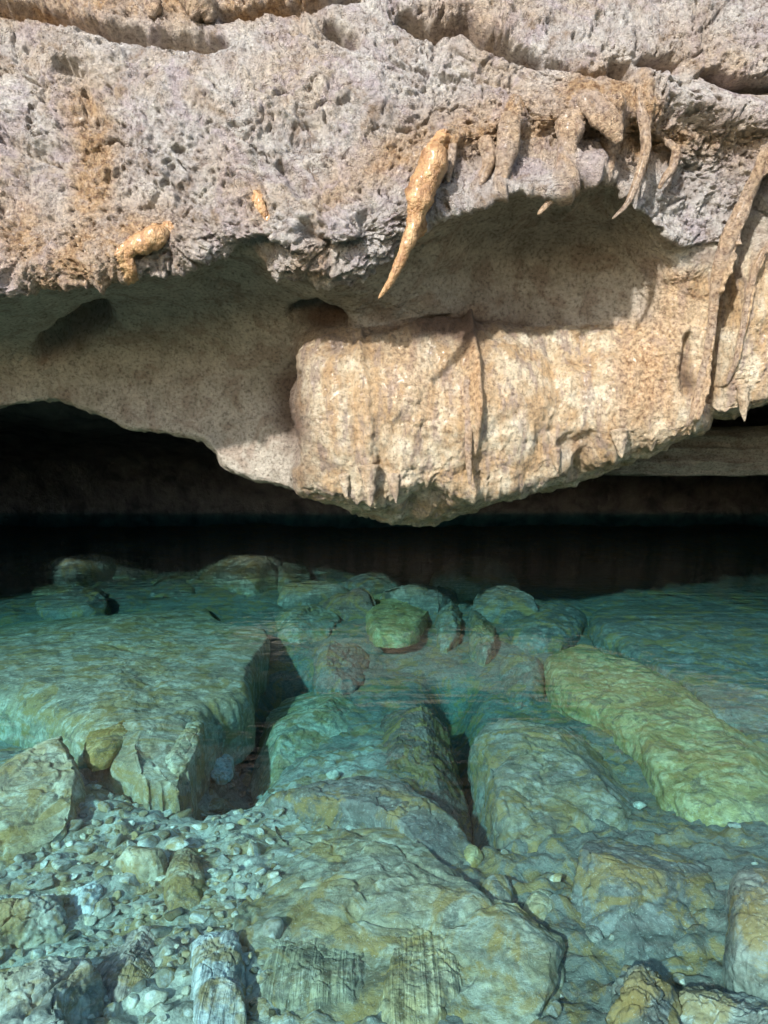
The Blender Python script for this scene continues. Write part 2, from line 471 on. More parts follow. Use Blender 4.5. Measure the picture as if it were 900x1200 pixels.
# ------------------------------------------------------------------ the cave rock
ROWS = [
    # each control row: (px, py, distance)
    [(-500, -1300, 3.2), (1400, -1300, 3.2)],
    [(-500, -420, 4.7), (1400, -420, 4.7)],
    [(-500, -60, 4.9), (450, -60, 4.75), (1400, -60, 4.9)],
    [(-500, 60, 4.85), (450, 60, 4.72), (900, 60, 4.78), (1400, 60, 5.0)],
    [(-500, 170, 4.75), (0, 165, 4.74), (400, 160, 4.66), (640, 120, 4.72), (800, 140, 4.82), (900, 130, 4.85), (1400, 140, 5.1)],
    [(-500, 320, 4.75), (0, 300, 4.70), (200, 265, 4.70), (400, 275, 4.58), (530, 195, 4.70), (640, 165, 4.76), (740, 170, 4.88), (800, 205, 5.0), (900, 190, 5.0), (1400, 190, 5.2)],
    [(-500, 380, 4.85), (0, 346, 4.78), (60, 332, 4.76), (130, 322, 4.75), (200, 315, 4.76), (262, 290, 4.80), (300, 298, 4.84), (340, 322, 4.90), (400, 332, 4.95),
     (440, 308, 4.84), (480, 268, 4.74), (530, 240, 4.64), (570, 233, 4.58), (600, 216, 4.56), (640, 222, 4.56), (680, 198, 4.62), (720, 212, 4.76), (760, 250, 4.92), (800, 282, 5.08), (840, 280, 5.15), (900, 250, 5.12), (1400, 250, 5.3)],
    [(-500, 388, 5.2), (0, 352, 5.05), (130, 326, 5.05), (200, 318, 5.05), (262, 295, 5.08), (340, 325, 5.08), (400, 338, 5.10), (440, 318, 5.05), (480, 285, 5.0), (530, 262, 4.95), (600, 240, 4.95), (680, 228, 5.0), (720, 235, 5.05), (760, 268, 5.1), (800, 298, 5.15), (900, 270, 5.18), (1400, 270, 5.35)],
    [(-500, 400, 6.0), (0, 385, 5.7), (60, 378, 5.9), (120, 366, 6.0), (200, 362, 5.95), (300, 368, 5.8), (350, 366, 5.7), (380, 366, 5.6), (420, 362, 5.42), (500, 335, 5.42), (560, 312, 5.55), (640, 300, 5.68), (700, 300, 5.6), (760, 315, 5.38), (800, 330, 5.26), (900, 320, 5.25), (1400, 320, 5.4)],
    [(-500, 430, 6.4), (0, 412, 6.15), (100, 412, 6.25), (200, 405, 6.25), (300, 415, 6.1), (338, 405, 5.98), (375, 378, 5.72), (420, 386, 5.55), (500, 374, 5.58), (560, 376, 5.70), (640, 380, 5.76), (700, 376, 5.66), (760, 366, 5.46), (800, 370, 5.32), (900, 370, 5.30), (1400, 370, 5.45)],
    [(-500, 450, 6.5), (0, 436, 6.30), (200, 438, 6.34), (300, 455, 6.22), (338, 450, 6.1), (356, 420, 5.50), (400, 402, 5.40), (500, 394, 5.46), (640, 402, 5.60), (700, 402, 5.54), (800, 412, 5.34), (900, 410, 5.32), (1400, 410, 5.5)],
    [(-500, 470, 6.55), (0, 455, 6.36), (200, 472, 6.36), (260, 495, 6.3), (300, 510, 6.2), (338, 510, 6.1), (358, 490, 5.46), (400, 495, 5.34), (500, 490, 5.42), (640, 480, 5.52), (800, 455, 5.38), (900, 440, 5.36), (1400, 430, 5.5)],
    [(-500, 480, 6.55), (0, 472, 6.36), (60, 463, 6.36), (100, 474, 6.36), (150, 494, 6.34), (200, 502, 6.33), (240, 509, 6.3), (262, 540, 6.25), (300, 557, 6.2), (338, 568, 6.08), (362, 566, 5.52), (385, 574, 5.46), (430, 586, 5.42), (470, 574, 5.44), (520, 563, 5.48), (560, 565, 5.50), (600, 562, 5.52), (640, 542, 5.54), (680, 528, 5.54), (720, 522, 5.52), (800, 503, 5.46), (850, 481, 5.42), (900, 462, 5.42), (1400, 440, 5.5)],
    [(-500, 485, 6.75), (0, 475, 6.5), (60, 466, 6.5), (100, 478, 6.5), (150, 498, 6.48), (200, 505, 6.47), (240, 512, 6.44), (262, 545, 6.4), (300, 562, 6.35), (338, 573, 6.25), (362, 574, 5.85), (385, 582, 5.85), (430, 598, 5.98), (490, 612, 6.1), (540, 598, 6.1), (600, 576, 6.05), (660, 556, 6.02), (720, 532, 5.9), (800, 509, 5.7), (850, 487, 5.66), (900, 468, 5.66), (1400, 445, 5.75)],
    [(-500, 450, 7.8), (0, 440, 7.8), (240, 470, 7.8), (340, 530, 7.8), (490, 562, 7.8), (600, 540, 7.8), (720, 510, 7.6), (900, 450, 7.4), (1400, 430, 7.4)],
    [(-500, 490, 10.5), (0, 486, 10.5), (450, 510, 10.5), (1400, 490, 10.5)],
    [(-500, 540, 15), (450, 545, 15), (1400, 540, 15)],
    [(-500, 715, 15.6), (1400, 715, 15.6)],
]
NSUB = [14, 18, 48, 64, 76, 60, 16, 48, 36, 24, 60, 56, 28, 26, 20, 16, 24]
px_cols = np.concatenate([np.linspace(-500, -180, 40)[:-1], np.linspace(-180, -30, 60)[:-1], np.arange(-30, 931, 1.6), np.linspace(930, 1090, 60)[1:], np.linspace(1090, 1400, 40)[1:]])


def build_rock():
    K = len(ROWS)
    cp = np.array([pchip([a for a, _, _ in r], [b for _, b, _ in r], px_cols) for r in ROWS])
    cd = np.array([pchip([a for a, _, _ in r], [b for _, _, b in r], px_cols) for r in ROWS])
    S = np.concatenate([k + np.linspace(0, 1, n, endpoint=False) for k, n in enumerate(NSUB)] + [[K - 1.0]])

    def rows(c):
        h = 1.0
        dl = np.diff(c, axis=0)
        m = np.zeros_like(c)
        a, b = dl[:-1], dl[1:]
        with np.errstate(divide='ignore', invalid='ignore'):
            hm = np.where(a * b > 0, 2 * a * b / (a + b), 0)
        m[1:-1] = hm; m[0] = dl[0]; m[-1] = dl[-1]
        k = np.clip(S.astype(int), 0, K - 2)
        t = (S - k)[:, None]
        return ((1 + 2 * t) * (1 - t) ** 2 * c[k] + t * (1 - t) ** 2 * m[k] + t * t * (3 - 2 * t) * c[k + 1] + t * t * (t - 1) * m[k + 1])

    PY = rows(cp); D = rows(cd)
    PX = np.broadcast_to(px_cols[None], PY.shape)
    SS = np.broadcast_to(S[:, None], PY.shape)
    P = at(PX, PY, D)
    return PX, PY, SS, P


def normals(P):
    du = np.gradient(P, axis=1); dv = np.gradient(P, axis=0)
    n = np.cross(du, dv)
    n /= np.linalg.norm(n, axis=-1, keepdims=True) + 1e-9
    return n            # columns run right, rows run down -> points towards the viewer for a facing wall after sign check


def seg_dist(PX, PY, pl):
    best = np.full(PX.shape, 1e9); tt = np.zeros(PX.shape)
    n = len(pl) - 1
    for k in range(n):
        (x0, y0), (x1, y1) = pl[k][:2], pl[k + 1][:2]
        dx, dy = x1 - x0, y1 - y0
        t = np.clip(((PX - x0) * dx + (PY - y0) * dy) / (dx * dx + dy * dy + 1e-9), 0, 1)
        d = np.hypot(PX - x0 - t * dx, PY - y0 - t * dy)
        c = d < best
        best = np.where(c, d, best); tt = np.where(c, (k + t) / n, tt)
    return best, tt


# relief lines on the rock: polyline, half width (frame units), height in metres, rows they belong to
RELIEF = [
    # deep cracks and holes between the bedding layers
    ([(-60, 0), (60, 18), (130, 42), (215, 52), (262, 56)], 9, -0.20, (2, 5)),
    ([(262, 24), (350, 8), (420, -6)], 7, -0.14, (2, 5)),
    ([(392, 40), (412, 52)], 11, -0.24, (2, 5)),
    ([(470, 22), (505, 34), (545, 30), (575, 52), (628, 74)], 10, -0.30, (2, 5)),
    ([(628, 74), (690, 92), (740, 88)], 5, -0.08, (2, 5)),
    ([(722, 80), (732, 84)], 9, -0.20, (2, 5)),
    ([(755, 76), (785, 80)], 9, -0.24, (2, 5)),
    ([(828, 88), (862, 104), (930, 100)], 9, -0.24, (2, 5)),
    ([(450, 78), (520, 95), (600, 105)], 4, -0.05, (2, 5)),
    ([(80, 85), (100, 92)], 9, -0.10, (2, 6)),
    ([(0, 165), (40, 185), (85, 180)], 12, -0.07, (3, 6)),
    ([(330, 195), (345, 215), (358, 228)], 9, -0.12, (3, 6)),
    ([(275, 300), (300, 288), (330, 300)], 12, -0.10, (4, 6.5)),
    ([(360, 265), (385, 300), (420, 290)], 13, -0.13, (4, 6.5)),
    ([(425, 260), (440, 280)], 12, -0.09, (4, 6.5)),
    ([(205, 195), (180, 240), (120, 250)], 4, -0.035, (3, 6)),
    ([(180, 165), (178, 200), (230, 240)], 3.5, -0.03, (3, 6)),
    # swelling layers
    ([(300, 100), (360, 90), (440, 130)], 55, 0.09, (2, 6)),
    ([(60, 60), (160, 90), (240, 110)], 40, 0.07, (2, 6)),
    ([(140, 300), (60, 310), (-20, 320)], 24, 0.07, (3, 6.2)),
    ([(520, 160), (600, 140), (690, 120), (760, 130)], 26, 0.09, (2, 6)),
    ([(760, 100), (830, 130), (920, 140)], 18, 0.10, (2, 6)),
    ([(200, 280), (230, 300), (250, 295)], 16, 0.05, (3, 6.2)),
    # wrinkled ribs under the ledge at right
    ([(690, 195), (668, 235), (640, 262)], 6, 0.05, (5, 7.5)),
    ([(735, 205), (725, 235), (700, 262)], 6, 0.05, (5, 7.5)),
    # drip ribs and hollows on the hanging block
    ([(545, 378), (546, 430), (548, 500)], 8, 0.05, (9, 13)),
    ([(420, 405), (424, 460), (432, 530), (434, 580)], 7, 0.04, (9, 13)),
    ([(405, 430), (412, 470), (420, 520)], 6, -0.03, (9, 13)),
    ([(640, 420), (648, 470), (640, 500)], 12, -0.05, (9, 13)),
    ([(470, 440), (475, 510), (470, 560)], 16, 0.04, (9, 13)),
    ([(590, 420), (600, 490), (590, 550)], 20, 0.05, (9, 13)),
    ([(700, 400), (720, 450), (710, 510)], 18, 0.05, (9, 13)),
    ([(655, 520), (688, 515), (670, 540)], 11, -0.09, (10, 13.5)),
    ([(480, 596), (500, 575), (520, 580)], 12, -0.08, (11, 13.5)),
    ([(806, 395), (800, 440), (803, 460)], 7, -0.10, (8, 13)),
    ([(899, 205), (878, 255), (858, 310), (846, 380), (836, 480)], 15, -0.26, (4.5, 13.5)),
    ([(345, 430), (330, 470), (352, 540)], 9, -0.10, (8, 13)),
    ([(345, 368), (372, 362), (398, 374)], 9, -0.16, (7, 10.5)),
    ([(52, 415), (80, 390), (118, 368)], 14, -0.28, (7, 10.5)),
    ([(430, 395), (480, 380), (520, 372)], 6, -0.06, (8, 10.5)),
]
STAIN = [
    ([(-20, 8), (120, 6), (360, 0)], 26, 1.0, (1.5, 4)),
    ([(290, 12), (350, 6)], 14, 0.8, (1.5, 4)),
    ([(100, 120), (118, 180), (95, 240)], 22, 0.7, (3, 6.5)),
    ([(260, 190), (300, 260)], 20, 0.35, (3, 6.3)),
    ([(-40, 270), (20, 270), (60, 310), (130, 300)], 46, 1.0, (3, 6.5)),
    ([(90, 130), (120, 160), (110, 230)], 26, 0.7, (3, 6.5)),
    ([(150, 270), (190, 275)], 40, 0.8, (3, 6.5)),
    ([(300, 225), (308, 250)], 10, 1.0, (3, 6.5)),
    ([(385, 235), (420, 205), (450, 190)], 22, 0.6, (3, 6.5)),
    ([(360, 305), (372, 312)], 16, 0.9, (3, 6.8)),
    ([(470, 190), (540, 165), (620, 150), (700, 130), (760, 160)], 38, 0.95, (2.5, 6.2)),
    ([(700, 110), (740, 160)], 34, 0.8, (2.5, 6.2)),
    ([(800, 160), (880, 165), (920, 160)], 26, 0.8, (2.5, 6.2)),
    ([(520, 20), (580, 40)], 26, 0.6, (1.5, 4)),
    ([(800, 60), (860, 80)], 30, 0.4, (1.5, 4)),
    ([(800, 330), (780, 400), (760, 470)], 30, 0.75, (7.5, 13)),
    ([(545, 380), (548, 470)], 16, 0.9, (8.5, 13)),
    ([(470, 420), (490, 480)], 24, 0.5, (8.5, 13)),
    ([(740, 400), (735, 480)], 22, 0.7, (8.5, 13)),
]
DARK_TONE = [  # lines of dark brown tone, many along the carved hollows
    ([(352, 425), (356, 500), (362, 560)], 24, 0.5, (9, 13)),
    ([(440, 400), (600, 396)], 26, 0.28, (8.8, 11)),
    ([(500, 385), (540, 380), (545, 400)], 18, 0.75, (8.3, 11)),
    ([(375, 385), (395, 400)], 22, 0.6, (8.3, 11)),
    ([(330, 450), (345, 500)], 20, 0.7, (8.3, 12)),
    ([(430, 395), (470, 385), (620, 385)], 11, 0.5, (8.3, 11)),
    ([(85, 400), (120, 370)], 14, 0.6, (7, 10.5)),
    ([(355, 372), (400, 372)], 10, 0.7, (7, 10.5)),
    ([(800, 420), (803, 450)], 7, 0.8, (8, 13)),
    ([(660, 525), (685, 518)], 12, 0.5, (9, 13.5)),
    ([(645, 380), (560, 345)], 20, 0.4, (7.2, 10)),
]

PX, PY, SS, PR = build_rock()
NB = normals(PR)
if NB[120, 300, 1] > 0:
    NB = -NB
# a gentler normal for hidden folds is not needed; displace along the blurred normal
wob = 5.0 * fbm(np.stack([PX / 26, PY / 26, SS * 0], -1), 3, 5)
wob2 = 5.0 * fbm(np.stack([PX / 26, PY / 26, SS * 0 + 9], -1), 3, 8)


def stamp(lst, soft=1.0):
    acc = np.zeros(PX.shape)
    for pl, w, a, (s0, s1) in lst:
        if soft == 1.0 and w < 30:
            k = 1.0
        else:
            k = 1.0
        d, t = seg_dist(PX + wob * k, PY + wob2 * k, pl)
        end = np.sqrt(np.clip(np.minimum(t, 1 - t) * 6 + 0.15, 0, 1)) if len(pl) > 2 else 1.0
        f = np.exp(-(d / (w * (0.5 + 0.5 * end))) ** 2 * (1.2 if a < 0 else 0.9))
        f = f * sstep(s0 - 0.25, s0 + 0.25, SS) * (1 - sstep(s1 - 0.25, s1 + 0.25, SS))
        acc = acc + a * f
    return acc


# drips that grow out of the rock: key -> polylines of (line, half width, height), first row, last row
DRIP_RELIEF = {
    'amber': ([([(513, 172), (500, 212), (489, 250), (484, 270)], 17, 0.085)], 3, 6.15),
    'thin': ([([(531, 163), (527, 195), (525, 216)], 7, 0.05)], 3, 6.3),
    'curved': ([([(562, 156), (572, 178), (570, 202), (556, 226)], 10, 0.075)], 3, 6.4),
    'stout': ([([(598, 126), (595, 165), (591, 195), (586, 224)], 14, 0.10)], 3, 6.4),
    'thick': ([([(672, 132), (667, 155), (664, 185), (658, 212), (648, 232)], 15, 0.12)], 3, 6.4),
    'hump': ([([(672, 114), (692, 120), (712, 142), (726, 170)], 25, 0.07), ([(706, 120), (716, 165)], 20, 0.05)], 2.6, 5.9),
    'fang': ([([(704, 168), (712, 186), (709, 202)], 9, 0.07)], 4.2, 6.4),
    'snake': ([([(746, 90), (752, 135), (757, 172), (750, 202), (742, 226)], 7, 0.075)], 2.5, 6.5),
    'slim': ([([(776, 158), (792, 180), (786, 200), (774, 224)], 7, 0.07)], 3, 6.5),
    'blob': ([([(198, 268), (180, 282), (160, 288), (150, 300), (156, 322)], 12, 0.06), ([(190, 276), (170, 284)], 17, 0.03)], 3, 6.3),
    'bead': ([([(302, 228), (306, 242), (314, 256)], 6, 0.03)], 3, 6.0),
    'curtain': ([([(897, 168), (887, 205), (873, 238), (858, 270), (846, 302), (838, 340), (834, 378), (828, 418), (820, 452), (810, 486)], 9, 0.17),
                 ([(862, 262), (838, 330), (835, 372)], 9, 0.06)], 3.2, 12.6),
    'rib': ([([(899, 282), (884, 315), (876, 345), (870, 380), (862, 420), (850, 452)], 5, 0.08)], 4, 12.6),
    'streak': ([([(546, 376), (548, 430), (549, 500), (550, 545)], 7, 0.07)], 9, 12.4),
}
rel = stamp(RELIEF)
DRIP_KEYS = list(DRIP_RELIEF)
DRIP_ID = np.full(PX.shape, -1)
drip_m = np.zeros(PX.shape)
lump = 1 + 0.45 * fbm(np.stack([PX / 17, PY / 15, PX * 0], -1), 3, 211)
for kk, key in enumerate(DRIP_KEYS):
    pls, r0, r1 = DRIP_RELIEF[key]
    a = np.zeros(PX.shape)
    for pl, wd, amp in pls:
        d, t = seg_dist(PX + 0.35 * wob, PY + 0.35 * wob2, pl)
        taper = (1 - 0.45 * t) * np.sqrt(np.clip(t * 5 + 0.35, 0, 1))
        f = 1 / (1 + (d / (0.74 * wd * taper)) ** 3)
        a += amp * f * (0.6 + 0.4 * taper)
    a *= sstep(r0 - 0.3, r0 + 0.3, SS) * (1 - sstep(r1 - 0.15, r1 + 0.15, SS)) * lump
    peak = max(p[2] for p in pls)
    m = np.clip(a / peak, 0, 1)
    DRIP_ID = np.where((m > 0.30) & (m > drip_m), kk, DRIP_ID)
    drip_m = np.maximum(drip_m, m)
    rel = rel + a
stain = np.clip(stamp(STAIN) + 0.0, 0, 1)
dark_tone = np.clip(stamp(DARK_TONE), 0, 1)
# zones
wz = fbm(PR * 2.2, 3, 77) * 0.5
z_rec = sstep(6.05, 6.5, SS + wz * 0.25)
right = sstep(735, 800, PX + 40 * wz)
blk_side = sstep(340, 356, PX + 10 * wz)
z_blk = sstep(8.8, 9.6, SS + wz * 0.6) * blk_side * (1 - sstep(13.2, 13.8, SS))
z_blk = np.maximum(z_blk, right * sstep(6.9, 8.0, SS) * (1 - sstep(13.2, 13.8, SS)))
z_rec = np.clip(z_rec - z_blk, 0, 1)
rough_amt = np.clip((1 - z_rec * 0.72 - z_blk * 0.62) * (1 - 0.72 * np.clip(drip_m * 1.5, 0, 1)), 0.12, 1)
stain = np.clip(stain + 0.75 * drip_m * (DRIP_ID >= 0), 0, 1)

q = PR + 0.12 * np.stack([fbm(PR * 3, 2, 31), fbm(PR * 3, 2, 32), fbm(PR * 3, 2, 33)], -1)
dsp = 0.085 * fbm(q * 1.5, 3, 1) * (1 - 0.45 * z_blk)
dsp += rough_amt * 0.050 * fbm(q * 4.2, 3, 2, ridge=True)
qq = q + 0.05 * np.stack([fbm(q * 9, 2, 34), fbm(q * 9, 2, 35), fbm(q * 9, 2, 36)], -1)
crumb = sstep(-0.25, 0.2, fbm(PR * 2.1, 3, 9))
f1, f2 = worley(qq * np.array([11.0, 11.0, 13.0]), 4)
dsp += rough_amt * (0.25 + 0.75 * crumb) * 0.040 * (0.5 - f1)
f1b, f2b = worley(qq * 27.0, 6)
dsp += rough_amt * (0.35 + 0.65 * crumb) * 0.024 * (0.5 - f1b)
f1c, f2c = worley(qq * 60.0, 7)
dsp += rough_amt * 0.010 * (0.5 - f1c)
dsp += rough_amt * 0.022 * fbm(q * 16.0, 4, 3, ridge=True)
dsp -= rough_amt * 0.035 * sstep(0.22, 0.5, fbm(qq * 19.0, 3, 41))
dsp -= rough_amt * 0.020 * sstep(0.20, 0.5, fbm(qq * 42.0, 2, 42))
c1, c2 = worley(q * np.array([3.0, 3.0, 4.4]) + 0.25 * fbm(q * 6, 3, 37)[..., None], 8)
dsp -= rough_amt * 0.035 * (1 - sstep(0.0, 0.07, c2 - c1)) * sstep(-0.1, 0.2, fbm(PR * 1.3, 2, 38))
dsp -= rough_amt * 0.085 * sstep(0.34, 0.62, fbm(q * np.array([6.5, 6.5, 9.0]), 4, 39))
# block: lumpy drip texture
dsp += z_blk * 0.028 * fbm(q * np.array([7.0, 7.0, 2.6]), 4, 21)
dsp += z_blk * 0.014 * fbm(q * np.array([20, 20, 10.0]), 3, 22, ridge=True)
dsp += z_rec * 0.020 * fbm(q * np.array([3, 3, 10.0]), 3, 23)
far = sstep(13.5, 15, SS)
dsp += far * 0.35 * fbm(PR * 0.5, 4, 40)
dsp += rel
bul = z_blk * np.exp(-((PX - 560) / 190) ** 2 - ((PY - 480) / 75) ** 2)
dsp += 0.20 * bul
dsp += z_blk * 0.06 * fbm(q * 2.6, 3, 24)
# smoothed normal
nb = NB.copy()
for _ in range(10):
    nb[1:-1] = (nb[:-2] + nb[1:-1] * 2 + nb[2:]) / 4
    nb[:, 1:-1] = (nb[:, :-2] + nb[:, 1:-1] * 2 + nb[:, 2:]) / 4
nb /= np.linalg.norm(nb, axis=-1, keepdims=True) + 1e-9
# ragged lower fringe: little fangs of calcite along the block's lower edge
fr = np.maximum(0, fbm(np.stack([PX / 9, PX * 0, PX * 0], -1), 2, 61)) ** 1.0
fringe = np.exp(-((SS - 12.0) / 0.33) ** 2) * sstep(360, 400, PX) * fr * 0.09
fringe += np.exp(-((SS - 13.0) / 0.3) ** 2) * np.maximum(0, fbm(np.stack([PX / 14, PX * 0 + 4, PX * 0], -1), 2, 62)) * 0.06
fringe += np.exp(-((SS - 6.0) / 0.22) ** 2) * np.maximum(0, fbm(np.stack([PX / 16, PX * 0 + 8, PX * 0], -1), 3, 63)) * 0.12 * sstep(40, 120, PX) * (1 - 0.6 * right)
PD = PR + nb * dsp[..., None]
PD[..., 2] -= fringe

nr, nc = PX.shape
FACES = grid_faces(nr, nc)
VF = PD.reshape(-1, 3)
BVH = BVHTree.FromPolygons([tuple(v) for v in VF.tolist()], FACES.tolist())
EYE = Vector((0, 0, H))


def surf_d(px, py, dflt=4.8):
    p = at(px, py, 1.0)
    dr = (Vector(p) - EYE).normalized()
    loc, _, _, _ = BVH.ray_cast(EYE, dr)
    return loc.y if loc else dflt


FDRIP = DRIP_ID.reshape(-1)[FACES].max(1)
fs = SS.reshape(-1)[FACES].mean(1)
fx = PX.reshape(-1)[FACES].mean(1)
fw = wz.reshape(-1)[FACES].mean(1)
free = FDRIP < 0
sel_wall = fs > 13.6
sel_led = fs < 6.45
sel_but = (fx > 838) & ~sel_led & ~sel_wall
sel_blk = (fx > 345) & (fs > 9.0) & ~sel_but & ~sel_wall
sel_cei = ~(sel_wall | sel_led | sel_but | sel_blk)
ATT = dict(zone_recess=z_rec.ravel(), zone_block=z_blk.ravel(), stain=stain.ravel(), dark_tone=dark_tone.ravel())


def sub_rock(name, sel, label, cat, mat=None):
    f = FACES[sel & free]
    u, inv = np.unique(f, return_inverse=True)
    o = mesh_obj(name, VF[u], inv.reshape(f.shape), mat or M_CAVE, True, {k: v[u] for k, v in ATT.items()})
    return tag(o, label, cat, kind='thing')


sub_rock('rock_ledge', sel_led, 'rough pitted pale grey limestone ledge overhanging the whole top of the cave', 'rock ledge')
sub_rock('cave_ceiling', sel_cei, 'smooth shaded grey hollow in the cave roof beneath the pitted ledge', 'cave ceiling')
HANG = sub_rock('hanging_rock', sel_blk, 'big sunlit cream and tan wet rock block hanging low over the water', 'hanging rock')
BUTT = sub_rock('rock_buttress', sel_but, 'sunlit tan rock buttress at the edge, beyond the long flowstone curtain', 'rock buttress')
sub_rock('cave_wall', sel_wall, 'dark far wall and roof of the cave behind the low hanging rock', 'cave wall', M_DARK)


def edge_wall(ci, sgn, label):
    """side of the back chamber, dropping from the edge of the roof to below the pool"""
    e = PD[150:, ci].copy()
    n = 40
    t = np.linspace(0, 1, n)[:, None, None]
    top = e[None]
    bot = top.copy(); bot[..., 2] = -2.6
    W = top * (1 - t) + bot * t
    W[..., 0] += sgn * (0.35 * fbm(W * 0.7, 4, 71) * np.minimum(1, t[..., 0] * 6))
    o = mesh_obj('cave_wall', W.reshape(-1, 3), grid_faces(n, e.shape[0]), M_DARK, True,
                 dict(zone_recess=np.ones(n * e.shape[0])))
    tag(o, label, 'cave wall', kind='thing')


edge_wall(0, 1, 'unlit side wall of the cave at the left beyond the view')
edge_wall(nc - 1, -1, 'unlit side wall of the cave at the right beyond the view')

# layered shelf behind the block, at right
def shelf():
    xs = np.linspace(560, 1150, 260)
    prof = [(505, 9.2), (500, 8.0), (512, 7.7), (520, 7.75), (527, 7.68), (536, 7.72), (543, 7.66), (550, 7.72), (556, 7.78), (557, 8.6), (545, 10.5)]
    s = np.linspace(0, len(prof) - 1, 110)
    py = pchip(range(len(prof)), [a for a, _ in prof], s)[:, None]
    d = pchip(range(len(prof)), [b for _, b in prof], s)[:, None]
    left = sstep(560, 760, xs)[None]
    py = py - 14 * (1 - left) - 0 * xs[None]
    d = d + 0.8 * (1 - left)
    P = at(xs[None] + 0 * py, py, d)
    P[..., 1] += 0.12 * fbm(P * np.array([1.2, 1.2, 14]), 4, 81) + 0.05 * fbm(P * np.array([6, 6, 20]), 3, 82)
    P[..., 2] += 0.06 * fbm(P * np.array([2.0, 2, 2]), 3, 83)
    o = mesh_obj('rock_shelf', P.reshape(-1, 3), grid_faces(110, 260), M_CAVE, True, dict(zone_recess=np.ones(110 * 260)))
    tag(o, 'low layered grey rock shelf in shade behind the hanging block, just above dark water', 'rock shelf', kind='thing')


shelf()


# ------------------------------------------------------------------ stalactites and flowstone
def cat_path(pts, n):
    pts = np.asarray(pts, float)
    x = np.arange(len(pts))
    xi = np.linspace(0, len(pts) - 1, n)
    return np.stack([pchip(x, pts[:, k], xi) for k in range(pts.shape[1])], -1)


def drip(name, label, pts, mat, group=None, cat='stalactite', n=70, seg=22, flat=1.0, sink=0.9, lump=0.16, seed=0, base=None, dd=0.0, track=False, key=None, tone=(0.8, 0.3), part_of=None):
    """pts: (px, py, half width in frame units[, extra distance]) from the root down"""
    d0 = surf_d(pts[0][0], pts[0][1]) if base is None else base
    P = []
    for p in pts:
        px, py, r = p[:3]
        e = p[3] if len(p) > 3 else 0.0
        d = (surf_d(px, py) if track else d0) + e + dd
        w = at(px, py, d)
        rad = r * d / F
        w[1] += -rad * flat * (1 - sink) + 0.0
        P.append((*w, rad))
    P = cat_path(P, n)
    C, R = P[:, :3], P[:, 3]
    T = np.gradient(C, axis=0); T /= np.linalg.norm(T, axis=1)[:, None] + 1e-9
    Y = np.array([0, 1.0, 0])
    B = np.cross(T, Y); B /= np.linalg.norm(B, axis=1)[:, None] + 1e-9      # sideways
    N = np.cross(B, T)
    a = np.linspace(0, 2 * np.pi, seg, endpoint=False)
    s = np.linspace(0, 1, n)
    endr = np.sqrt(np.clip(1 - ((0.06 - s) / 0.06).clip(0, 1) ** 2, 0, 1)) * np.sqrt(np.clip(1 - ((s - 0.96) / 0.04).clip(0, 1) ** 2, 0, 1))
    R = R * np.maximum(endr, 0.05)
    V = C[:, None] + (R[:, None, None]) * (np.cos(a)[None, :, None] * B[:, None] + flat * np.sin(a)[None, :, None] * N[:, None])
    dirv = V - C[:, None]
    nz = fbm(V * 11 + seed, 3, 90) * lump * 1.7 + fbm(V * np.array([45, 45, 20]) + seed, 2, 91) * lump
    ring = 0.035 * np.sin(s * n * 0.5 + 3 * fbm(np.stack([s * 5 + seed, s * 0, s * 0], -1), 2, 3))[:, None]
    V = C[:, None] + dirv * (1 + nz + ring * 0.6)[..., None]
    verts = V.reshape(-1, 3).tolist()
    f = []
    for i in range(n - 1):
        for j in range(seg):
            k = (j + 1) % seg
            f.append((i * seg + j, i * seg + k, (i + 1) * seg + k, (i + 1) * seg + j))
    f.append(tuple(range(seg))[::-1]); f.append(tuple((n - 1) * seg + j for j in range(seg)))
    verts = np.array(verts)
    nv = len(verts)
    att = dict(zone_recess=np.zeros(nv), zone_block=np.full(nv, tone[1]), stain=np.full(nv, tone[0]), dark_tone=np.zeros(nv))
    if key:
        g = FACES[FDRIP == DRIP_KEYS.index(key)]
        u, inv = np.unique(g, return_inverse=True)
        f = f + (inv.reshape(g.shape) + nv).tolist()
        verts = np.concatenate([verts, VF[u]])
        att = {k: np.concatenate([v, ATT[k][u]]) for k, v in att.items()}
    o = mesh_obj(name, verts, f, mat, True, att, part_of)
    if part_of:
        return tag(o, label)
    tag(o, label, cat, group)
    return o


G1 = 'drip formations on the ledge lip'
drip('stalactite', 'long honey amber stalactite with a knobbly bulb, hanging from the middle of the ledge',
     [(512, 178, 6), (508, 192, 16), (500, 212, 15), (492, 232, 15), (489, 248, 12), (484, 270, 9), (476, 292, 7.5), (466, 315, 5.5), (455, 335, 3.8), (443, 351, 1.6)],
     M_AMBER, G1, lump=0.22, seed=1, sink=0.1, key='amber')
drip('stalactite', 'short thin tan drip just right of the long amber stalactite bulb',
     [(531, 168, 5), (529, 185, 5.5), (526, 200, 4), (525, 214, 2)], M_CAVE, G1, seed=2, key='thin')
drip('stalactite', 'curved tan drip with a wide head beside the round grey hollow in the lip',
     [(566, 160, 7), (571, 175, 9), (572, 192, 7), (566, 208, 5.5), (556, 222, 4), (545, 236, 2)], M_CAVE, G1, seed=3, key='curved')
drip('stalactite', 'stout rosy grey calcite finger in the middle of the drip row',
     [(598, 132, 9), (597, 152, 13), (594, 175, 13), (591, 195, 10), (588, 212, 6), (586, 222, 2)], M_CAVE, G1, seed=4, lump=0.15, key='stout')
drip('stalactite', 'thick amber headed stalactite tapering to a pale hooked point left of the flowstone hump',
     [(668, 134, 10), (667, 150, 16), (665, 172, 12), (663, 195, 9), (656, 218, 7), (645, 235, 5), (630, 252, 2)], M_CAVE, G1, seed=5, key='thick')
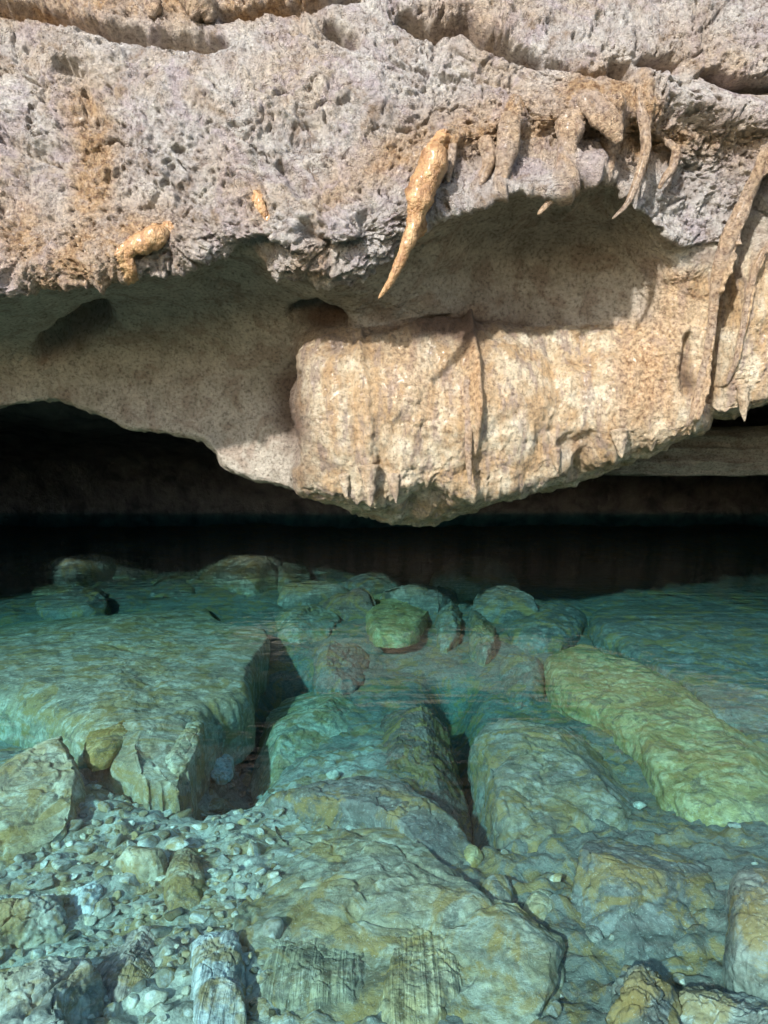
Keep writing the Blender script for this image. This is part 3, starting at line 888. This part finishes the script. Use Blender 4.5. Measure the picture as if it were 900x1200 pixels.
drip('stalactite', 'small sharp ochre fang under the smooth flowstone hump',
     [(712, 160, 11), (716, 172, 10), (712, 186, 7), (708, 200, 2)], M_CAVE, G1, seed=6, key='fang')
drip('flowstone', 'smooth brown flowstone hump draped over the ledge lip, right of centre',
     [(678, 112, 6), (690, 120, 13), (705, 135, 16), (716, 148, 14), (722, 160, 9), (726, 168, 4)], M_CAVE, None, 'flowstone', flat=0.7, seed=7, lump=0.12, key='hump')
drip('stalactite', 'long thin pale stalactite snaking down from the ledge into the arch hollow',
     [(748, 98, 3), (750, 125, 5), (755, 150, 6), (757, 172, 6), (750, 200, 5), (743, 222, 4.4), (734, 240, 3.2), (717, 257, 1.5)], M_CAVE, G1, seed=8, key='snake')
drip('stalactite', 'slim pale rib drip right of the long snaking stalactite',
     [(780, 165, 4), (792, 178, 5), (788, 196, 5), (779, 208, 4), (772, 222, 2)], M_CAVE, G1, seed=9, key='slim')
drip('flowstone', 'orange calcite blob with one short drip on the lower left of the ledge',
     [(196, 268, 7), (186, 276, 12), (170, 284, 13), (156, 290, 10), (151, 302, 7), (155, 316, 5.5), (159, 327, 2.5)], M_AMBER, None, 'flowstone', seed=10, lump=0.2, track=True, flat=0.8, tone=(1.0, 0.4), key='blob')
drip('flowstone', 'tiny orange calcite bead on the bare grey face of the ledge',
     [(303, 228, 2), (305, 236, 4.5), (308, 246, 5), (312, 254, 2)], M_AMBER, None, 'flowstone', seed=11, track=True, flat=0.6, tone=(1.0, 0.4), key='bead')
drip('flowstone', 'broad amber calcite lobe at the top edge above the long crack',
     [(222, -18, 10), (228, -4, 17), (238, 10, 17), (245, 20, 10), (246, 27, 4)], M_CAVE, 'amber lobes at the top edge', 'flowstone', seed=12, lump=0.15)
drip('flowstone', 'narrow amber calcite lobe left of the broad one at the top edge',
     [(172, -18, 7), (176, -4, 9), (180, 10, 9), (178, 22, 4)], M_CAVE, 'amber lobes at the top edge', 'flowstone', seed=13, lump=0.15)
drip('flowstone_curtain', 'long tan flowstone curtain running down the right side of the cave like a rope',
     [(896, 172, 5), (887, 203, 6.5), (873, 237, 8.5), (858, 270, 9.5), (846, 302, 9), (838, 338, 6.5), (834, 378, 5), (828, 418, 5), (820, 452, 5), (813, 480, 4), (807, 500, 1.5)],
     M_CAVE, None, 'flowstone', n=120, seed=14, flat=1.0, sink=0.85, lump=0.10, track=True, key='curtain')
drip('flowstone_curtain', 'thin pale flowstone rib at the edge beyond the long curtain',
     [(896, 290, 3), (884, 315, 4), (876, 345, 4), (870, 380, 3.6), (862, 420, 3), (850, 452, 2)], M_CAVE, None, 'flowstone', n=80, seed=15, track=True, sink=0.1, key='rib')
G2 = 'small drips on the hanging block'
drip('drip_rib', 'long straight tan drip down the middle of the hanging block ending in a point',
     [(547, 440, 4), (548, 470, 5), (549, 500, 5), (549, 535, 4), (550, 555, 3), (550, 568, 1.5)], M_CAVE, G2, seed=16, base=surf_d(548, 520) - 0.03, key='streak', part_of=HANG)
FANG = [(433, 556, 594, 9, 'broad calcite fang left of the block tip, widest of those on its lower edge'),
        (405, 566, 583, 5, 'short fang nearest the left corner of the hanging block'),
        (463, 566, 590, 6, 'ragged fang just left of the lowest tip of the block'),
        (652, 536, 553, 5, 'stubby fang beside the dark notch in the block edge'),
        (727, 514, 537, 8, 'broad fang on the rising right part of the block edge'),
        (871, 462, 494, 6, 'tan fang under the buttress at the far right')]
for k, (x, y0, y1, r, lab) in enumerate(FANG):
    drip('drip_point', lab, [(x - 2, y0 - 12, r * 1.5), (x - 1, y0, r * 1.1), (x, (y0 + y1) / 2, r * 0.7), (x + 1, y1 - 4, r * 0.35), (x + 1.5, y1, 0.8)], M_CAVE, 'fangs along the lower edge of the block',
         n=34, seg=16, seed=20 + k, lump=0.3, sink=0.9, tone=(0.25, 0.9), part_of=BUTT if x > 840 else HANG)

# ------------------------------------------------------------------ pool bed
ZB = -0.62
GAP2 = [tuple(on_plane(a, b, -0.65)[:2]) for a, b in ((530, 790), (534, 860), (535, 985))]
GAP = [tuple(on_plane(a, b, -0.6)[:2]) for a, b in ((340, 772), (328, 800), (310, 835), (270, 880), (238, 920))]


def bed_z(x, y):
    p = np.stack([x, y, 0 * x], -1)
    z = ZB + 0.10 * fbm(p * 0.55, 3, 101) + 0.05 * fbm(p * 2.2, 3, 102)
    z = z + 0.06 - 0.14 * sstep(1.9, 4.8, y) + 0.40 * sstep(5.4, 8.8, y)
    if GAP is not None:
        d, _ = seg_dist(x, y, GAP)
        z = z - 0.35 * np.exp(-(d / 0.22) ** 2)
        d, _ = seg_dist(x, y, GAP2)
        z = z - 0.30 * np.exp(-(d / 0.14) ** 2)
    z = z + 1.5 * sstep(0.2, -1.8, y)
    return z


yb = np.concatenate([np.linspace(-7, 1.2, 30)[:-1], np.geomspace(1.2, 16.5, 420)])
ub = np.linspace(-1, 1, 420)
xb = ub[None] * np.maximum(3.0 + 0.95 * np.clip(yb, 0, 99), 6)[:, None] * (0.55 + 0.45 * np.abs(ub[None]))
XB, YB = xb, np.broadcast_to(yb[:, None], xb.shape)
ZB_ = bed_z(XB, YB)
pb = np.stack([XB, YB, 0 * XB], -1)
f1, f2 = worley(pb * 11 + np.array([0, 0, 0.5]), 103)
g1, _ = worley(pb * 26 + np.array([0, 0, 0.5]), 104)
ZB_ = ZB_ + 0.030 * (1 - 0.6 * sstep(2.5, 4.5, YB)) * (1 - np.clip(f1 / 0.6, 0, 1) ** 2) * sstep(-0.3, 0.1, fbm(pb * 1.1, 2, 105)) + 0.014 * (1 - np.clip(g1 / 0.6, 0, 1) ** 2) + 0.02 * fbm(pb * 9, 3, 106)
dim_amt = sstep(-0.15, 0.25, XB / (0.6 + 0.25 * YB) + 0.1 + 0.5 * fbm(pb * 1.3, 4, 107))  # dimness towards the right and the distance, put into the bed colour
dim_amt = np.maximum(dim_amt, sstep(3.2, 5.0, YB + 0.8 * fbm(pb * 0.9, 3, 108)))
o = mesh_obj('pool_bed', np.stack([XB, YB, ZB_], -1).reshape(-1, 3), grid_faces(*XB.shape), M_BED, True, dict(painted_dim=dim_amt * 0.85))
tag(o, kind='structure')


# ------------------------------------------------------------------ boulders under the water
HSC = 0.55


def boulder(name, label, cat, poly, ztop, mat, zbase=None, e=3.2, cuts=7, amp=0.05, tilt=(0, 0), group=None, n=(110, 150), seed=0, cutlo=0.62, groove=0.0, zproj=None, layer=0.0, rest=0.0, hs=None):
    if rest:
        bpy.context.view_layer.update()
        mx_, my_ = np.mean([a for a, _ in poly]), np.mean([b for _, b in poly])
        dr = (Vector(at(mx_, my_, 1.0)) - EYE).normalized()
        _, loc, _, _, _, _ = SC.ray_cast(bpy.context.evaluated_depsgraph_get(), EYE, dr)
        wid = (max(a for a, _ in poly) - min(a for a, _ in poly)) * loc.y / F
        zproj, ztop, zbase = loc.z, loc.z + rest * wid, loc.z - 0.25 * wid
    else:
        hgt = (ztop - ZB) * (hs or HSC)
        zl = ZB
        for _ in range(4):
            cw = np.mean([on_plane(a, b, zl + hgt * 0.5) for a, b in poly], 0)
            zl = float(bed_z(cw[:1], cw[1:2])[0])
        ztop = zl + hgt
        zproj = zl + hgt * 0.55
        if zbase is not None:
            zbase = zl - 0.05
    zp = zproj
    W = np.array([on_plane(a, b, zp)[:2] for a, b in poly])
    # smooth closed outline
    m = len(W)
    tt = np.linspace(0, m, 400, endpoint=False)
    k = tt.astype(int); f = (tt - k)[:, None]
    p0, p1, p2, p3 = W[(k - 1) % m], W[k % m], W[(k + 1) % m], W[(k + 2) % m]
    O = 0.5 * (2 * p1 + (p2 - p0) * f + (2 * p0 - 5 * p1 + 4 * p2 - p3) * f * f + (3 * p1 - p0 - 3 * p2 + p3) * f ** 3)
    O = 0.75 * O + 0.25 * (p1 * (1 - f) + p2 * f)
    c = O.mean(0)
    nt_, nr_ = n[1], n[0]
    idx = np.linspace(0, 400, nt_, endpoint=False).astype(int)
    R = O[idx] - c
    an = np.linspace(0, 2 * np.pi, nt_, endpoint=False)
    R = R * (1 + 0.11 * fbm(np.stack([np.cos(an) * 2.2, np.sin(an) * 2.2, an * 0 + seed * 3.1], -1), 5, 117))[:, None]
    zb = (float(bed_z(np.array(c[0]), np.array(c[1]))) - 0.12) if zbase is None else zbase
    k1 = int(nr_ * 0.6)
    tc = 0.5 ** (1 / e)
    t = np.concatenate([np.linspace(0, tc, k1, endpoint=False), (1 - np.linspace(tc, 0, nr_ - k1) ** e).clip(0) ** (1 / e)])
    zz = (1 - t ** e).clip(0) ** (1 / e)
    zz[k1:] = np.linspace(tc, 0, nr_ - k1)
    V = np.empty((nr_, nt_, 3))
    V[..., :2] = c + R[None] * t[:, None, None]
    V[..., 2] = zb + (ztop - zb) * zz[:, None]
    V[..., 2] += zz[:, None] * ((V[..., 0] - c[0]) * tilt[0] + (V[..., 1] - c[1]) * tilt[1])
    rg = np.random.default_rng(seed + 500)
    size = np.abs(R).max(0)
    cc = np.array([c[0], c[1], zb + (ztop - zb) * 0.35])
    hh = np.array([size[0], size[1], (ztop - zb) * 0.65])
    for _ in range(cuts):
        a = rg.uniform(0, 2 * np.pi); el = rg.uniform(0.05, 1.1)
        nn = np.array([np.cos(a) * np.cos(el), np.sin(a) * np.cos(el), np.sin(el)])
        q = (V - cc) / hh
        s = np.maximum(0, q @ nn - rg.uniform(cutlo, 1.0))
        V = V - s[..., None] * nn * hh * 0.9
    N = normals(V)
    if N[3, 0, 2] < 0:
        N = -N
    N[:2] = (0, 0, 1)
    L = max(0.12, min(size) * 0.8)
    Q = V + 0.15 * L * fbm(V / L * 1.5, 2, seed)[..., None]
    dz = 0.8 * amp * (fbm(Q / L * 1.2 + seed, 4, 111) + 0.32 * fbm(Q / L * 4 + seed, 5, 112, ridge=True) - 0.1)
    dz += 0.012 * min(1, L) * fbm(Q * 14, 4, 114)
    w1, w2 = worley(Q / L * np.array([1.6, 1.6, 2.2]) + 0.3 * fbm(Q / L * 3, 3, 118)[..., None] + seed, 120)
    dz -= 0.25 * amp * (1 - sstep(0.0, 0.10, w2 - w1))
    dz += 0.9 * amp * (((_hash(np.floor(w1 * 0).astype(int), np.floor(Q[..., 0] / L * 1.3 + fbm(Q / L * 2, 3, 121)).astype(int), np.floor(Q[..., 1] / L * 1.3 + fbm(Q / L * 2, 3, 122)).astype(int), seed) & 255) / 255.0) - 0.5) * 0.16
    if layer:
        dz += layer * (np.abs(((Q[..., 2] * 14 + 1.2 * fbm(Q * 2, 2, 9)) % 1.0) - 0.5) - 0.25)
    if groove:
        xw = V[..., 0] + 0.012 * np.sin(V[..., 1] * 16 + seed) + 0.01 * fbm(V * 5, 2, 119)
        dz += groove * (np.sin(xw * 165 + 4 * fbm(np.stack([xw * 12, xw * 0, xw * 0], -1), 2, 115)) * 0.5 + fbm(np.stack([xw * 40, xw * 0, V[..., 1] * 1.0], -1), 2, 116))
    V = V + N * dz[..., None]
    verts = V.reshape(-1, 3)
    fcs = []
    i = np.arange(nr_ - 1)[:, None] * nt_; j = np.arange(nt_)[None]; j2 = (j + 1) % nt_
    fcs = np.stack([i + j, i + nt_ + j, i + nt_ + j2, i + j2], -1).reshape(-1, 4)
    a_, b_, c_ = verts[fcs[nt_ * 3, 0]], verts[fcs[nt_ * 3, 1]], verts[fcs[nt_ * 3, 2]]
    if np.cross(b_ - a_, c_ - a_)[2] < 0:
        fcs = fcs[:, ::-1]
    # one shared top vertex
    verts[:nt_] = verts[:nt_].mean(0)
    o = mesh_obj(name, verts, fcs, mat)
    recenter(o)
    tag(o, label, cat, group)
    return o


B = 'boulder'
boulder('boulder', 'huge flat pale tan slab on the left, broken along its dark right side', B,
        [(-90, 720), (0, 702), (140, 694), (235, 716), (265, 735), (318, 742), (300, 790), (292, 826), (262, 846), (232, 868), (222, 915), (208, 934), (160, 936), (110, 902), (60, 858), (-20, 832), (-90, 820)],
        -0.22, M_SLAB, e=7, cuts=12, amp=0.045, n=(170, 260), seed=1, cutlo=0.74, layer=0.0, zproj=-0.34, hs=0.72)
boulder('boulder', 'squarish pale yellow boulder at the left edge, in front of the huge slab', B,
        [(-70, 880), (-10, 868), (40, 866), (78, 876), (100, 912), (82, 950), (40, 982), (0, 998), (-70, 990)], -0.30, M_TANST, e=4, cuts=11, amp=0.05, seed=2, tilt=(-0.05, 0.1), hs=0.6, cutlo=0.5)
boulder('stone', 'oval ochre stone lying on top of the huge slab', 'stone',
        [(104, 850), (125, 830), (155, 824), (165, 832), (158, 855), (130, 880), (108, 886), (98, 872)], -0.15, M_OCHRE, zbase=-0.30, e=3, cuts=3, amp=0.012, n=(40, 70), seed=3, zproj=-0.2, rest=0.05)
boulder('stone', 'yellowish angular stone on the broken front corner of the huge slab', 'stone',
        [(196, 872), (214, 848), (238, 846), (236, 866), (222, 890), (204, 898), (192, 890)], -0.14, M_TANST, zbase=-0.34, e=3.4, cuts=5, amp=0.02, n=(50, 80), seed=4, zproj=-0.22, rest=0.12)
boulder('boulder', 'smooth grey and tan boulder in the middle, right of the deep shadow gap', B,
        [(290, 880), (310, 830), (330, 806), (356, 800), (400, 806), (436, 824), (442, 850), (420, 890), (390, 908), (340, 912), (300, 908)], -0.28, M_TANST, e=3.6, cuts=9, amp=0.02, seed=5, hs=0.55, cutlo=0.55)
boulder('boulder', 'rough narrow dark brown boulder beneath the reflection of the hanging block', B,
        [(440, 880), (448, 830), (470, 800), (500, 800), (530, 850), (552, 900), (550, 955), (510, 965), (478, 930), (450, 905)], -0.26, M_UMBER, e=3.5, cuts=11, amp=0.03, seed=6, hs=0.42, cutlo=0.5)
boulder('boulder', 'large lobed grey boulder right of centre with a smooth rounded front', B,
        [(556, 850), (580, 832), (620, 836), (650, 852), (690, 838), (730, 858), (752, 900), (735, 950), (690, 968), (655, 975), (630, 992), (590, 985), (560, 950), (552, 900)], -0.24, M_GREY, e=3.4, cuts=9, amp=0.04, seed=7, n=(130, 200), hs=0.42, cutlo=0.6)
boulder('boulder', 'long yellow green slab slanting down the right side of the pool', B,
        [(640, 760), (665, 745), (700, 768), (760, 782), (812, 820), (860, 858), (960, 900), (960, 985), (880, 972), (810, 955), (768, 918), (745, 878), (700, 840), (650, 808)], -0.24, M_OLIVE, e=6, cuts=5, amp=0.04, seed=8, n=(140, 220), cutlo=0.8, layer=0.02, hs=0.45)
boulder('boulder', 'wide dim grey slab farther back on the right, behind the yellow green slab', B,
        [(690, 720), (760, 700), (860, 694), (980, 700), (980, 860), (900, 862), (850, 840), (800, 800), (740, 768), (700, 748)], -0.26, M_SLATE, e=6, cuts=5, amp=0.045, seed=9, n=(130, 200), cutlo=0.8, layer=0.02)
boulder('boulder', 'broad flat grey green boulder at the lower right with a pointed front', B,
        [(655, 1010), (690, 978), (740, 962), (800, 972), (838, 1010), (845, 1060), (826, 1095), (770, 1112), (728, 1110), (690, 1075), (660, 1045)], -0.30, M_SLATE, e=4, cuts=9, amp=0.03, seed=10, n=(130, 200), hs=0.4, cutlo=0.62)
boulder('boulder', 'pale block shaped boulder cut off by the right edge of the view', B,
        [(852, 1045), (880, 1032), (960, 1040), (960, 1150), (900, 1146), (856, 1128)], -0.30, M_GREY, e=6, cuts=5, amp=0.03, seed=11)
boulder('boulder', 'light rough boulder in the bottom right corner', B,
        [(800, 1160), (850, 1140), (960, 1150), (960, 1260), (800, 1260), (785, 1200)], -0.30, M_PALEST, e=4, cuts=7, amp=0.04, seed=12)
boulder('boulder', 'crumbly grey boulder at the bottom between the mound and the corner boulder', B,
        [(710, 1160), (740, 1130), (790, 1124), (800, 1160), (790, 1260), (705, 1260)], -0.36, M_SLATE, e=3, cuts=7, amp=0.05, seed=13)
boulder('boulder', 'biggest tan and grey rock mound rising across the bottom middle of the pool', B,
        [(270, 1060), (300, 985), (320, 940), (360, 925), (420, 940), (480, 965), (540, 1010), (600, 1050), (680, 1090), (725, 1140), (715, 1260), (260, 1260), (285, 1130)], -0.27, M_MOUND, e=3.2, cuts=12, amp=0.05, seed=14, n=(200, 300), hs=0.36, cutlo=0.62)
boulder('boulder', 'low slate grey shelf rock between the middle boulder and the mound', B,
        [(310, 930), (380, 912), (470, 915), (540, 960), (560, 1000), (520, 1010), (430, 960), (350, 950)], -0.42, M_SLATE, e=4, cuts=5, amp=0.04, seed=15)
# stones along the bottom, ripple refraction streaks put into their colour and bump
GR_ = 'ripple streaked stones along the bottom edge'
boulder('streaked_stone', 'rosy stone with painted vertical ripple streaks at the bottom left', 'stone',
        [(112, 1120), (130, 1096), (170, 1090), (205, 1098), (204, 1140), (186, 1182), (140, 1190), (112, 1165)], -0.42, M_RIB1, e=3.2, cuts=3, amp=0.02, seed=16, groove=0.0, group=GR_, n=(80, 200), hs=0.45, rest=0.22)
boulder('streaked_stone', 'narrow pale ripple streaked stone right of the rosy streaked one', 'stone',
        [(224, 1110), (245, 1096), (275, 1098), (284, 1120), (284, 1230), (236, 1230), (226, 1160)], -0.44, M_RIB2, e=3.2, cuts=3, amp=0.02, seed=17, groove=0.0, group=GR_, n=(80, 200), hs=0.45, rest=0.3)
boulder('streaked_stone', 'wide greenish tan ripple streaked stone in front of the mound', 'stone',
        [(302, 1095), (350, 1078), (420, 1080), (440, 1100), (436, 1185), (380, 1196), (312, 1190)], -0.24, M_RIB3, e=3.2, cuts=3, amp=0.02, seed=18, groove=0.0, group=GR_, n=(90, 240), rest=0.05)
boulder('streaked_stone', 'ochre ripple streaked stone at the right end of the streaked row', 'stone',
        [(446, 1100), (480, 1070), (530, 1082), (545, 1130), (520, 1190), (450, 1190)], -0.24, M_RIB4, e=3.2, cuts=3, amp=0.02, seed=19, groove=0.0, group=GR_, n=(80, 200), rest=0.05)
boulder('boulder', 'jumbled pale grey boulder in the bottom left corner beside the rosy streaked stone', B,
        [(-40, 1130), (40, 1100), (100, 1100), (118, 1150), (90, 1200), (80, 1260), (-40, 1260)], -0.36, M_PALEST, e=3, cuts=8, amp=0.05, seed=20)
# single stones
boulder('stone', 'egg shaped brown stone standing among the pebbles', 'stone',
        [(192, 1030), (200, 1000), (218, 992), (236, 1004), (242, 1032), (234, 1062), (212, 1074), (194, 1060)], -0.38, M_BROWN, e=2.4, cuts=3, amp=0.015, n=(50, 80), seed=21, rest=0.34)
boulder('stone', 'flat tan stone wedged beside the egg shaped brown stone', 'stone',
        [(130, 1022), (150, 1004), (185, 1000), (196, 1010), (186, 1022), (150, 1028)], -0.48, M_TANST, e=3, cuts=4, amp=0.015, n=(40, 70), seed=22, rest=0.34)
boulder('stone', 'bright white rounded stone among the pebbles at left', 'stone',
        [(82, 1052), (92, 1034), (110, 1032), (120, 1048), (112, 1068), (94, 1072)], -0.44, M_WHITE, e=2.6, cuts=4, amp=0.02, n=(40, 70), seed=23, rest=0.34)
boulder('stone', 'pale cube like stone in the shadow gap below the huge slab', 'stone',
        [(244, 886), (262, 880), (274, 888), (272, 906), (254, 912), (242, 902)], -0.46, M_WHITE, e=3.4, cuts=4, amp=0.015, n=(40, 70), seed=24, rest=0.34)
boulder('stone', 'rounded grey stone right of the pale cube like stone', 'stone',
        [(276, 900), (290, 894), (302, 904), (298, 918), (282, 920)], -0.48, M_SLATE, e=2.6, cuts=4, amp=0.015, n=(40, 70), seed=25, rest=0.34)
boulder('stone', 'small round olive stone at the head of the stone row on the mound', 'stone',
        [(540, 1002), (548, 992), (560, 994), (566, 1004), (556, 1014), (544, 1012)], -0.24, M_OLIVE, zbase=-0.5, e=2.2, cuts=2, amp=0.008, n=(40, 60), seed=26, zproj=-0.3, rest=0.34)
boulder('stone', 'middle rounded grey stone of the row on the mound', 'stone',
        [(562, 1044), (574, 1028), (594, 1030), (602, 1050), (590, 1068), (570, 1064)], -0.24, M_GREY, zbase=-0.5, e=2.4, cuts=3, amp=0.012, n=(40, 60), seed=27, zproj=-0.3, rest=0.34)
boulder('stone', 'pale round stone low in the row on the mound', 'stone',
        [(612, 1062), (624, 1042), (644, 1044), (652, 1062), (642, 1082), (622, 1082)], -0.25, M_TANST, zbase=-0.5, e=2.4, cuts=3, amp=0.012, n=(40, 60), seed=28, zproj=-0.32, rest=0.34)
boulder('stone', 'small light stone at the lower end of the row on the mound', 'stone',
        [(680, 1098), (690, 1088), (704, 1092), (708, 1104), (696, 1110)], -0.30, M_GREY, zbase=-0.5, e=2.4, cuts=3, amp=0.01, n=(30, 50), seed=29, zproj=-0.34, rest=0.34)
boulder('boulder', 'yellow crusted low boulder at the left edge above the streaked stones', B,
        [(-40, 1040), (20, 1030), (70, 1045), (84, 1068), (50, 1092), (0, 1098), (-40, 1095)], -0.42, M_PALEST, e=3, cuts=6, amp=0.045, seed=30)
# farther back
FARB = [
    ('olive boulder back in the middle below the tip of the hanging block', [(425, 700), (450, 680), (495, 676), (506, 700), (490, 735), (440, 740)], M_OLIVE, -0.34),
    ('pair leaning rounded grey boulder, left one, in the dim middle distance', [(512, 712), (524, 696), (538, 700), (540, 730), (524, 742), (510, 735)], M_GREY, -0.30),
    ('pair leaning rounded grey boulder, right one, in the dim middle distance', [(550, 722), (564, 712), (580, 718), (580, 748), (562, 754), (550, 744)], M_GREY, -0.32),
    ('long dark boulder in the dim distance on the right', [(585, 700), (660, 690), (690, 720), (660, 745), (600, 740)], M_SLATE, -0.36),
    ('grey boulder behind the middle shadow gap', [(322, 714), (345, 704), (385, 708), (400, 724), (370, 736), (326, 732)], M_GREY, -0.30),
    ('small slate boulder right of the middle shadow gap', [(368, 760), (385, 742), (430, 745), (430, 780), (400, 796), (370, 790)], M_SLATE, -0.36),
    ('flat brown boulder far back on the left just before the dark', [(20, 682), (90, 668), (150, 672), (150, 690), (60, 694)], M_BROWN, -0.36),
    ('low grey boulder far back beside the flat brown one', [(170, 682), (200, 674), (232, 680), (228, 696), (180, 697)], M_SLATE, -0.34),
    ('round teal grey boulder left of the yellow green slab head', [(586, 770), (610, 755), (636, 765), (640, 800), (610, 815), (586, 800)], M_SLATE, -0.34),
    ('broad dim boulder far back at the right edge', [(700, 690), (780, 680), (900, 684), (900, 700), (760, 706)], M_SLATE, -0.36),
    ('dim flat boulder far back in the centre right', [(560, 690), (620, 678), (690, 682), (680, 694), (600, 700)], M_SLATE, -0.42),
    ('dim stone slab far back left of the block tip', [(250, 690), (300, 682), (330, 688), (310, 702), (262, 704)], M_SLATE, -0.38),
]
for k, (lab, poly, mt, zt) in enumerate(FARB):
    boulder('boulder', lab, B, poly, zt, mt, e=3, cuts=6, amp=0.04, seed=40 + k, n=(60, 110), hs=0.5)

rs = np.random.default_rng(321)
for k in range(22):
    cx, cy = rs.uniform(10, 890), rs.uniform(664, 708)
    wx = rs.uniform(22, 62) * (1.2 if cy < 685 else 1.0); wy = wx * rs.uniform(0.12, 0.2)
    a = np.sort(rs.uniform(0, 2 * np.pi, 8))
    r_ = rs.uniform(0.75, 1.15, 8)
    poly = [(cx + wx * r * math.cos(t), cy - wy * r * math.sin(t)) for t, r in zip(a, r_)]
    boulder('boulder', 'dim slab lying on the pool bed far back near the edge of the dark water', B, poly, -0.3, (M_SLATE, M_GREY, M_MOUND, M_UMBER)[k % 4],
            e=3.4, cuts=5, amp=0.04, seed=80 + k, n=(40, 70), hs=0.9, group='dim slabs far back on the pool bed')

# ------------------------------------------------------------------ pebbles, each its own object
PROTO = []
for k in range(9):
    n1, n2 = 12, 18
    th = np.linspace(0, np.pi, n1)[:, None]; ph = np.linspace(0, 2 * np.pi, n2, endpoint=False)[None]
    V = np.stack([np.sin(th) * np.cos(ph), np.sin(th) * np.sin(ph), np.cos(th) + 0 * ph], -1)
    rg = np.random.default_rng(900 + k)
    for _ in range(9):
        nn = rg.normal(size=3); nn /= np.linalg.norm(nn)
        V = V - np.maximum(0, V @ nn - rg.uniform(0.42, 0.8))[..., None] * nn
    V = V * (1 + 0.14 * fbm(V * 1.4 + k * 5, 3, 130))[..., None] * np.array([1, 0.78, 0.55])
    i = np.arange(n1 - 1)[:, None] * n2; j = np.arange(n2)[None]; j2 = (j + 1) % n2
    f = np.stack([i + j, i + n2 + j, i + n2 + j2, i + j2], -1).reshape(-1, 4)
    PROTO.append((V.reshape(-1, 3), f))
pm = []
for V, f in PROTO:
    o = mesh_obj('pebble', V, f, M_PEB)
    pm.append(o.data)
    bpy.data.objects.remove(o)

bpy.context.view_layer.update()
dg = bpy.context.evaluated_depsgraph_get()
spots = []
tries = 0
while len(spots) < 250 and tries < 6000:
    tries += 1
    px = random.uniform(-10, 320); py = random.uniform(925, 1130)
    if random.random() < 0.25:
        px = random.uniform(0, 900) if random.random() < 0.12 else random.uniform(0, 330); py = random.uniform(900, 1195)
    r = random.choice([5, 6, 7, 8, 9, 11, 14, 17])
    if any((px - a) ** 2 + ((py - b) * 1.3) ** 2 < (0.8 * (r + c)) ** 2 for a, b, c in spots):
        continue
    p = Vector(at(px, py, 1.0))
    hit, loc, nrm, idx, ob, _ = SC.ray_cast(dg, EYE, (p - EYE).normalized())
    if not hit or ob.name.split('.')[0] != 'pool_bed' or loc.y > 7:
        continue
    spots.append((px, py, r))
    rr = r * loc.y / F
    o = bpy.data.objects.new('pebble', pm[len(spots) % 9])
    COL.objects.link(o)
    s = rr * random.uniform(0.85, 1.2)
    o.scale = (s, s * random.uniform(0.8, 1.2), s * random.uniform(0.7, 1.1))
    o.location = loc + Vector((0, 0, s * 0.12))
    o.rotation_euler = (random.uniform(-0.4, 0.4), random.uniform(-0.4, 0.4), random.uniform(0, 6.28))
    tag(o, 'small grey pebble lying loose on the silt between the boulders', 'pebble', 'pebbles on the pool bed')
print('pebbles', len(spots))

# ------------------------------------------------------------------ the water: one closed body
M_WATER = mat_water()
x0, x1, y0, y1, zb = -17, 17, -8.5, 17.5, -3.2
v = np.array([(x0, y0, 0), (x1, y0, 0), (x1, y1, 0), (x0, y1, 0), (x0, y0, zb), (x1, y0, zb), (x1, y1, zb), (x0, y1, zb)], float)
o = mesh_obj('water', v, [(0, 1, 2, 3), (7, 6, 5, 4), (0, 4, 5, 1), (1, 5, 6, 2), (2, 6, 7, 3), (3, 7, 4, 0)], M_WATER, smooth=False)
tag(o, kind='structure')

# ------------------------------------------------------------------ light
SUN_EL, SUN_AZ = math.radians(28.5), math.radians(27)     # light comes from behind the camera, from the left
trav = Vector((math.sin(SUN_AZ) * math.cos(SUN_EL), math.cos(SUN_AZ) * math.cos(SUN_EL), -math.sin(SUN_EL)))
ld = bpy.data.lights.new('sun', 'SUN')
ld.energy = 3.7
ld.angle = math.radians(1.6)
ld.color = (1.0, 0.965, 0.91)
lo = bpy.data.objects.new('sun', ld)
COL.objects.link(lo)
lo.rotation_euler = trav.to_track_quat('-Z', 'Y').to_euler()
lo.location = (-3, -6, 6)

w = bpy.data.worlds.new('World')
SC.world = w
w.use_nodes = True
wt = w.node_tree
wt.nodes.clear()
sky = wt.nodes.new('ShaderNodeTexSky')
sky.sky_type = 'NISHITA'
sky.sun_disc = False
sky.sun_elevation = SUN_EL
sky.sun_rotation = math.atan2(-trav.x, -trav.y)
bg = wt.nodes.new('ShaderNodeBackground')
bg.inputs['Strength'].default_value = 0.15
wo = wt.nodes.new('ShaderNodeOutputWorld')
wt.links.new(sky.outputs[0], bg.inputs['Color'])
wt.links.new(bg.outputs[0], wo.inputs['Surface'])

cd = bpy.data.cameras.new('camera')
cd.sensor_fit = 'VERTICAL'
cd.sensor_height = 36.0
cd.lens = 26.0
cd.clip_start = 0.02
cd.clip_end = 500
co = bpy.data.objects.new('camera', cd)
COL.objects.link(co)
co.location = (0, 0, H)
co.rotation_euler = (math.radians(90) - PITCH, 0, 0)
SC.camera = co

vs = SC.view_settings
vs.view_transform = 'Standard'
vs.look = 'None'
vs.gamma = 1.0
vs.use_curve_mapping = False
vs.exposure = 1.12
cy = SC.cycles
cy.use_denoising = True
cy.caustics_reflective = False
cy.caustics_refractive = False
cy.max_bounces = 8
cy.diffuse_bounces = 4
cy.transparent_max_bounces = 12
cy.sample_clamp_indirect = 6
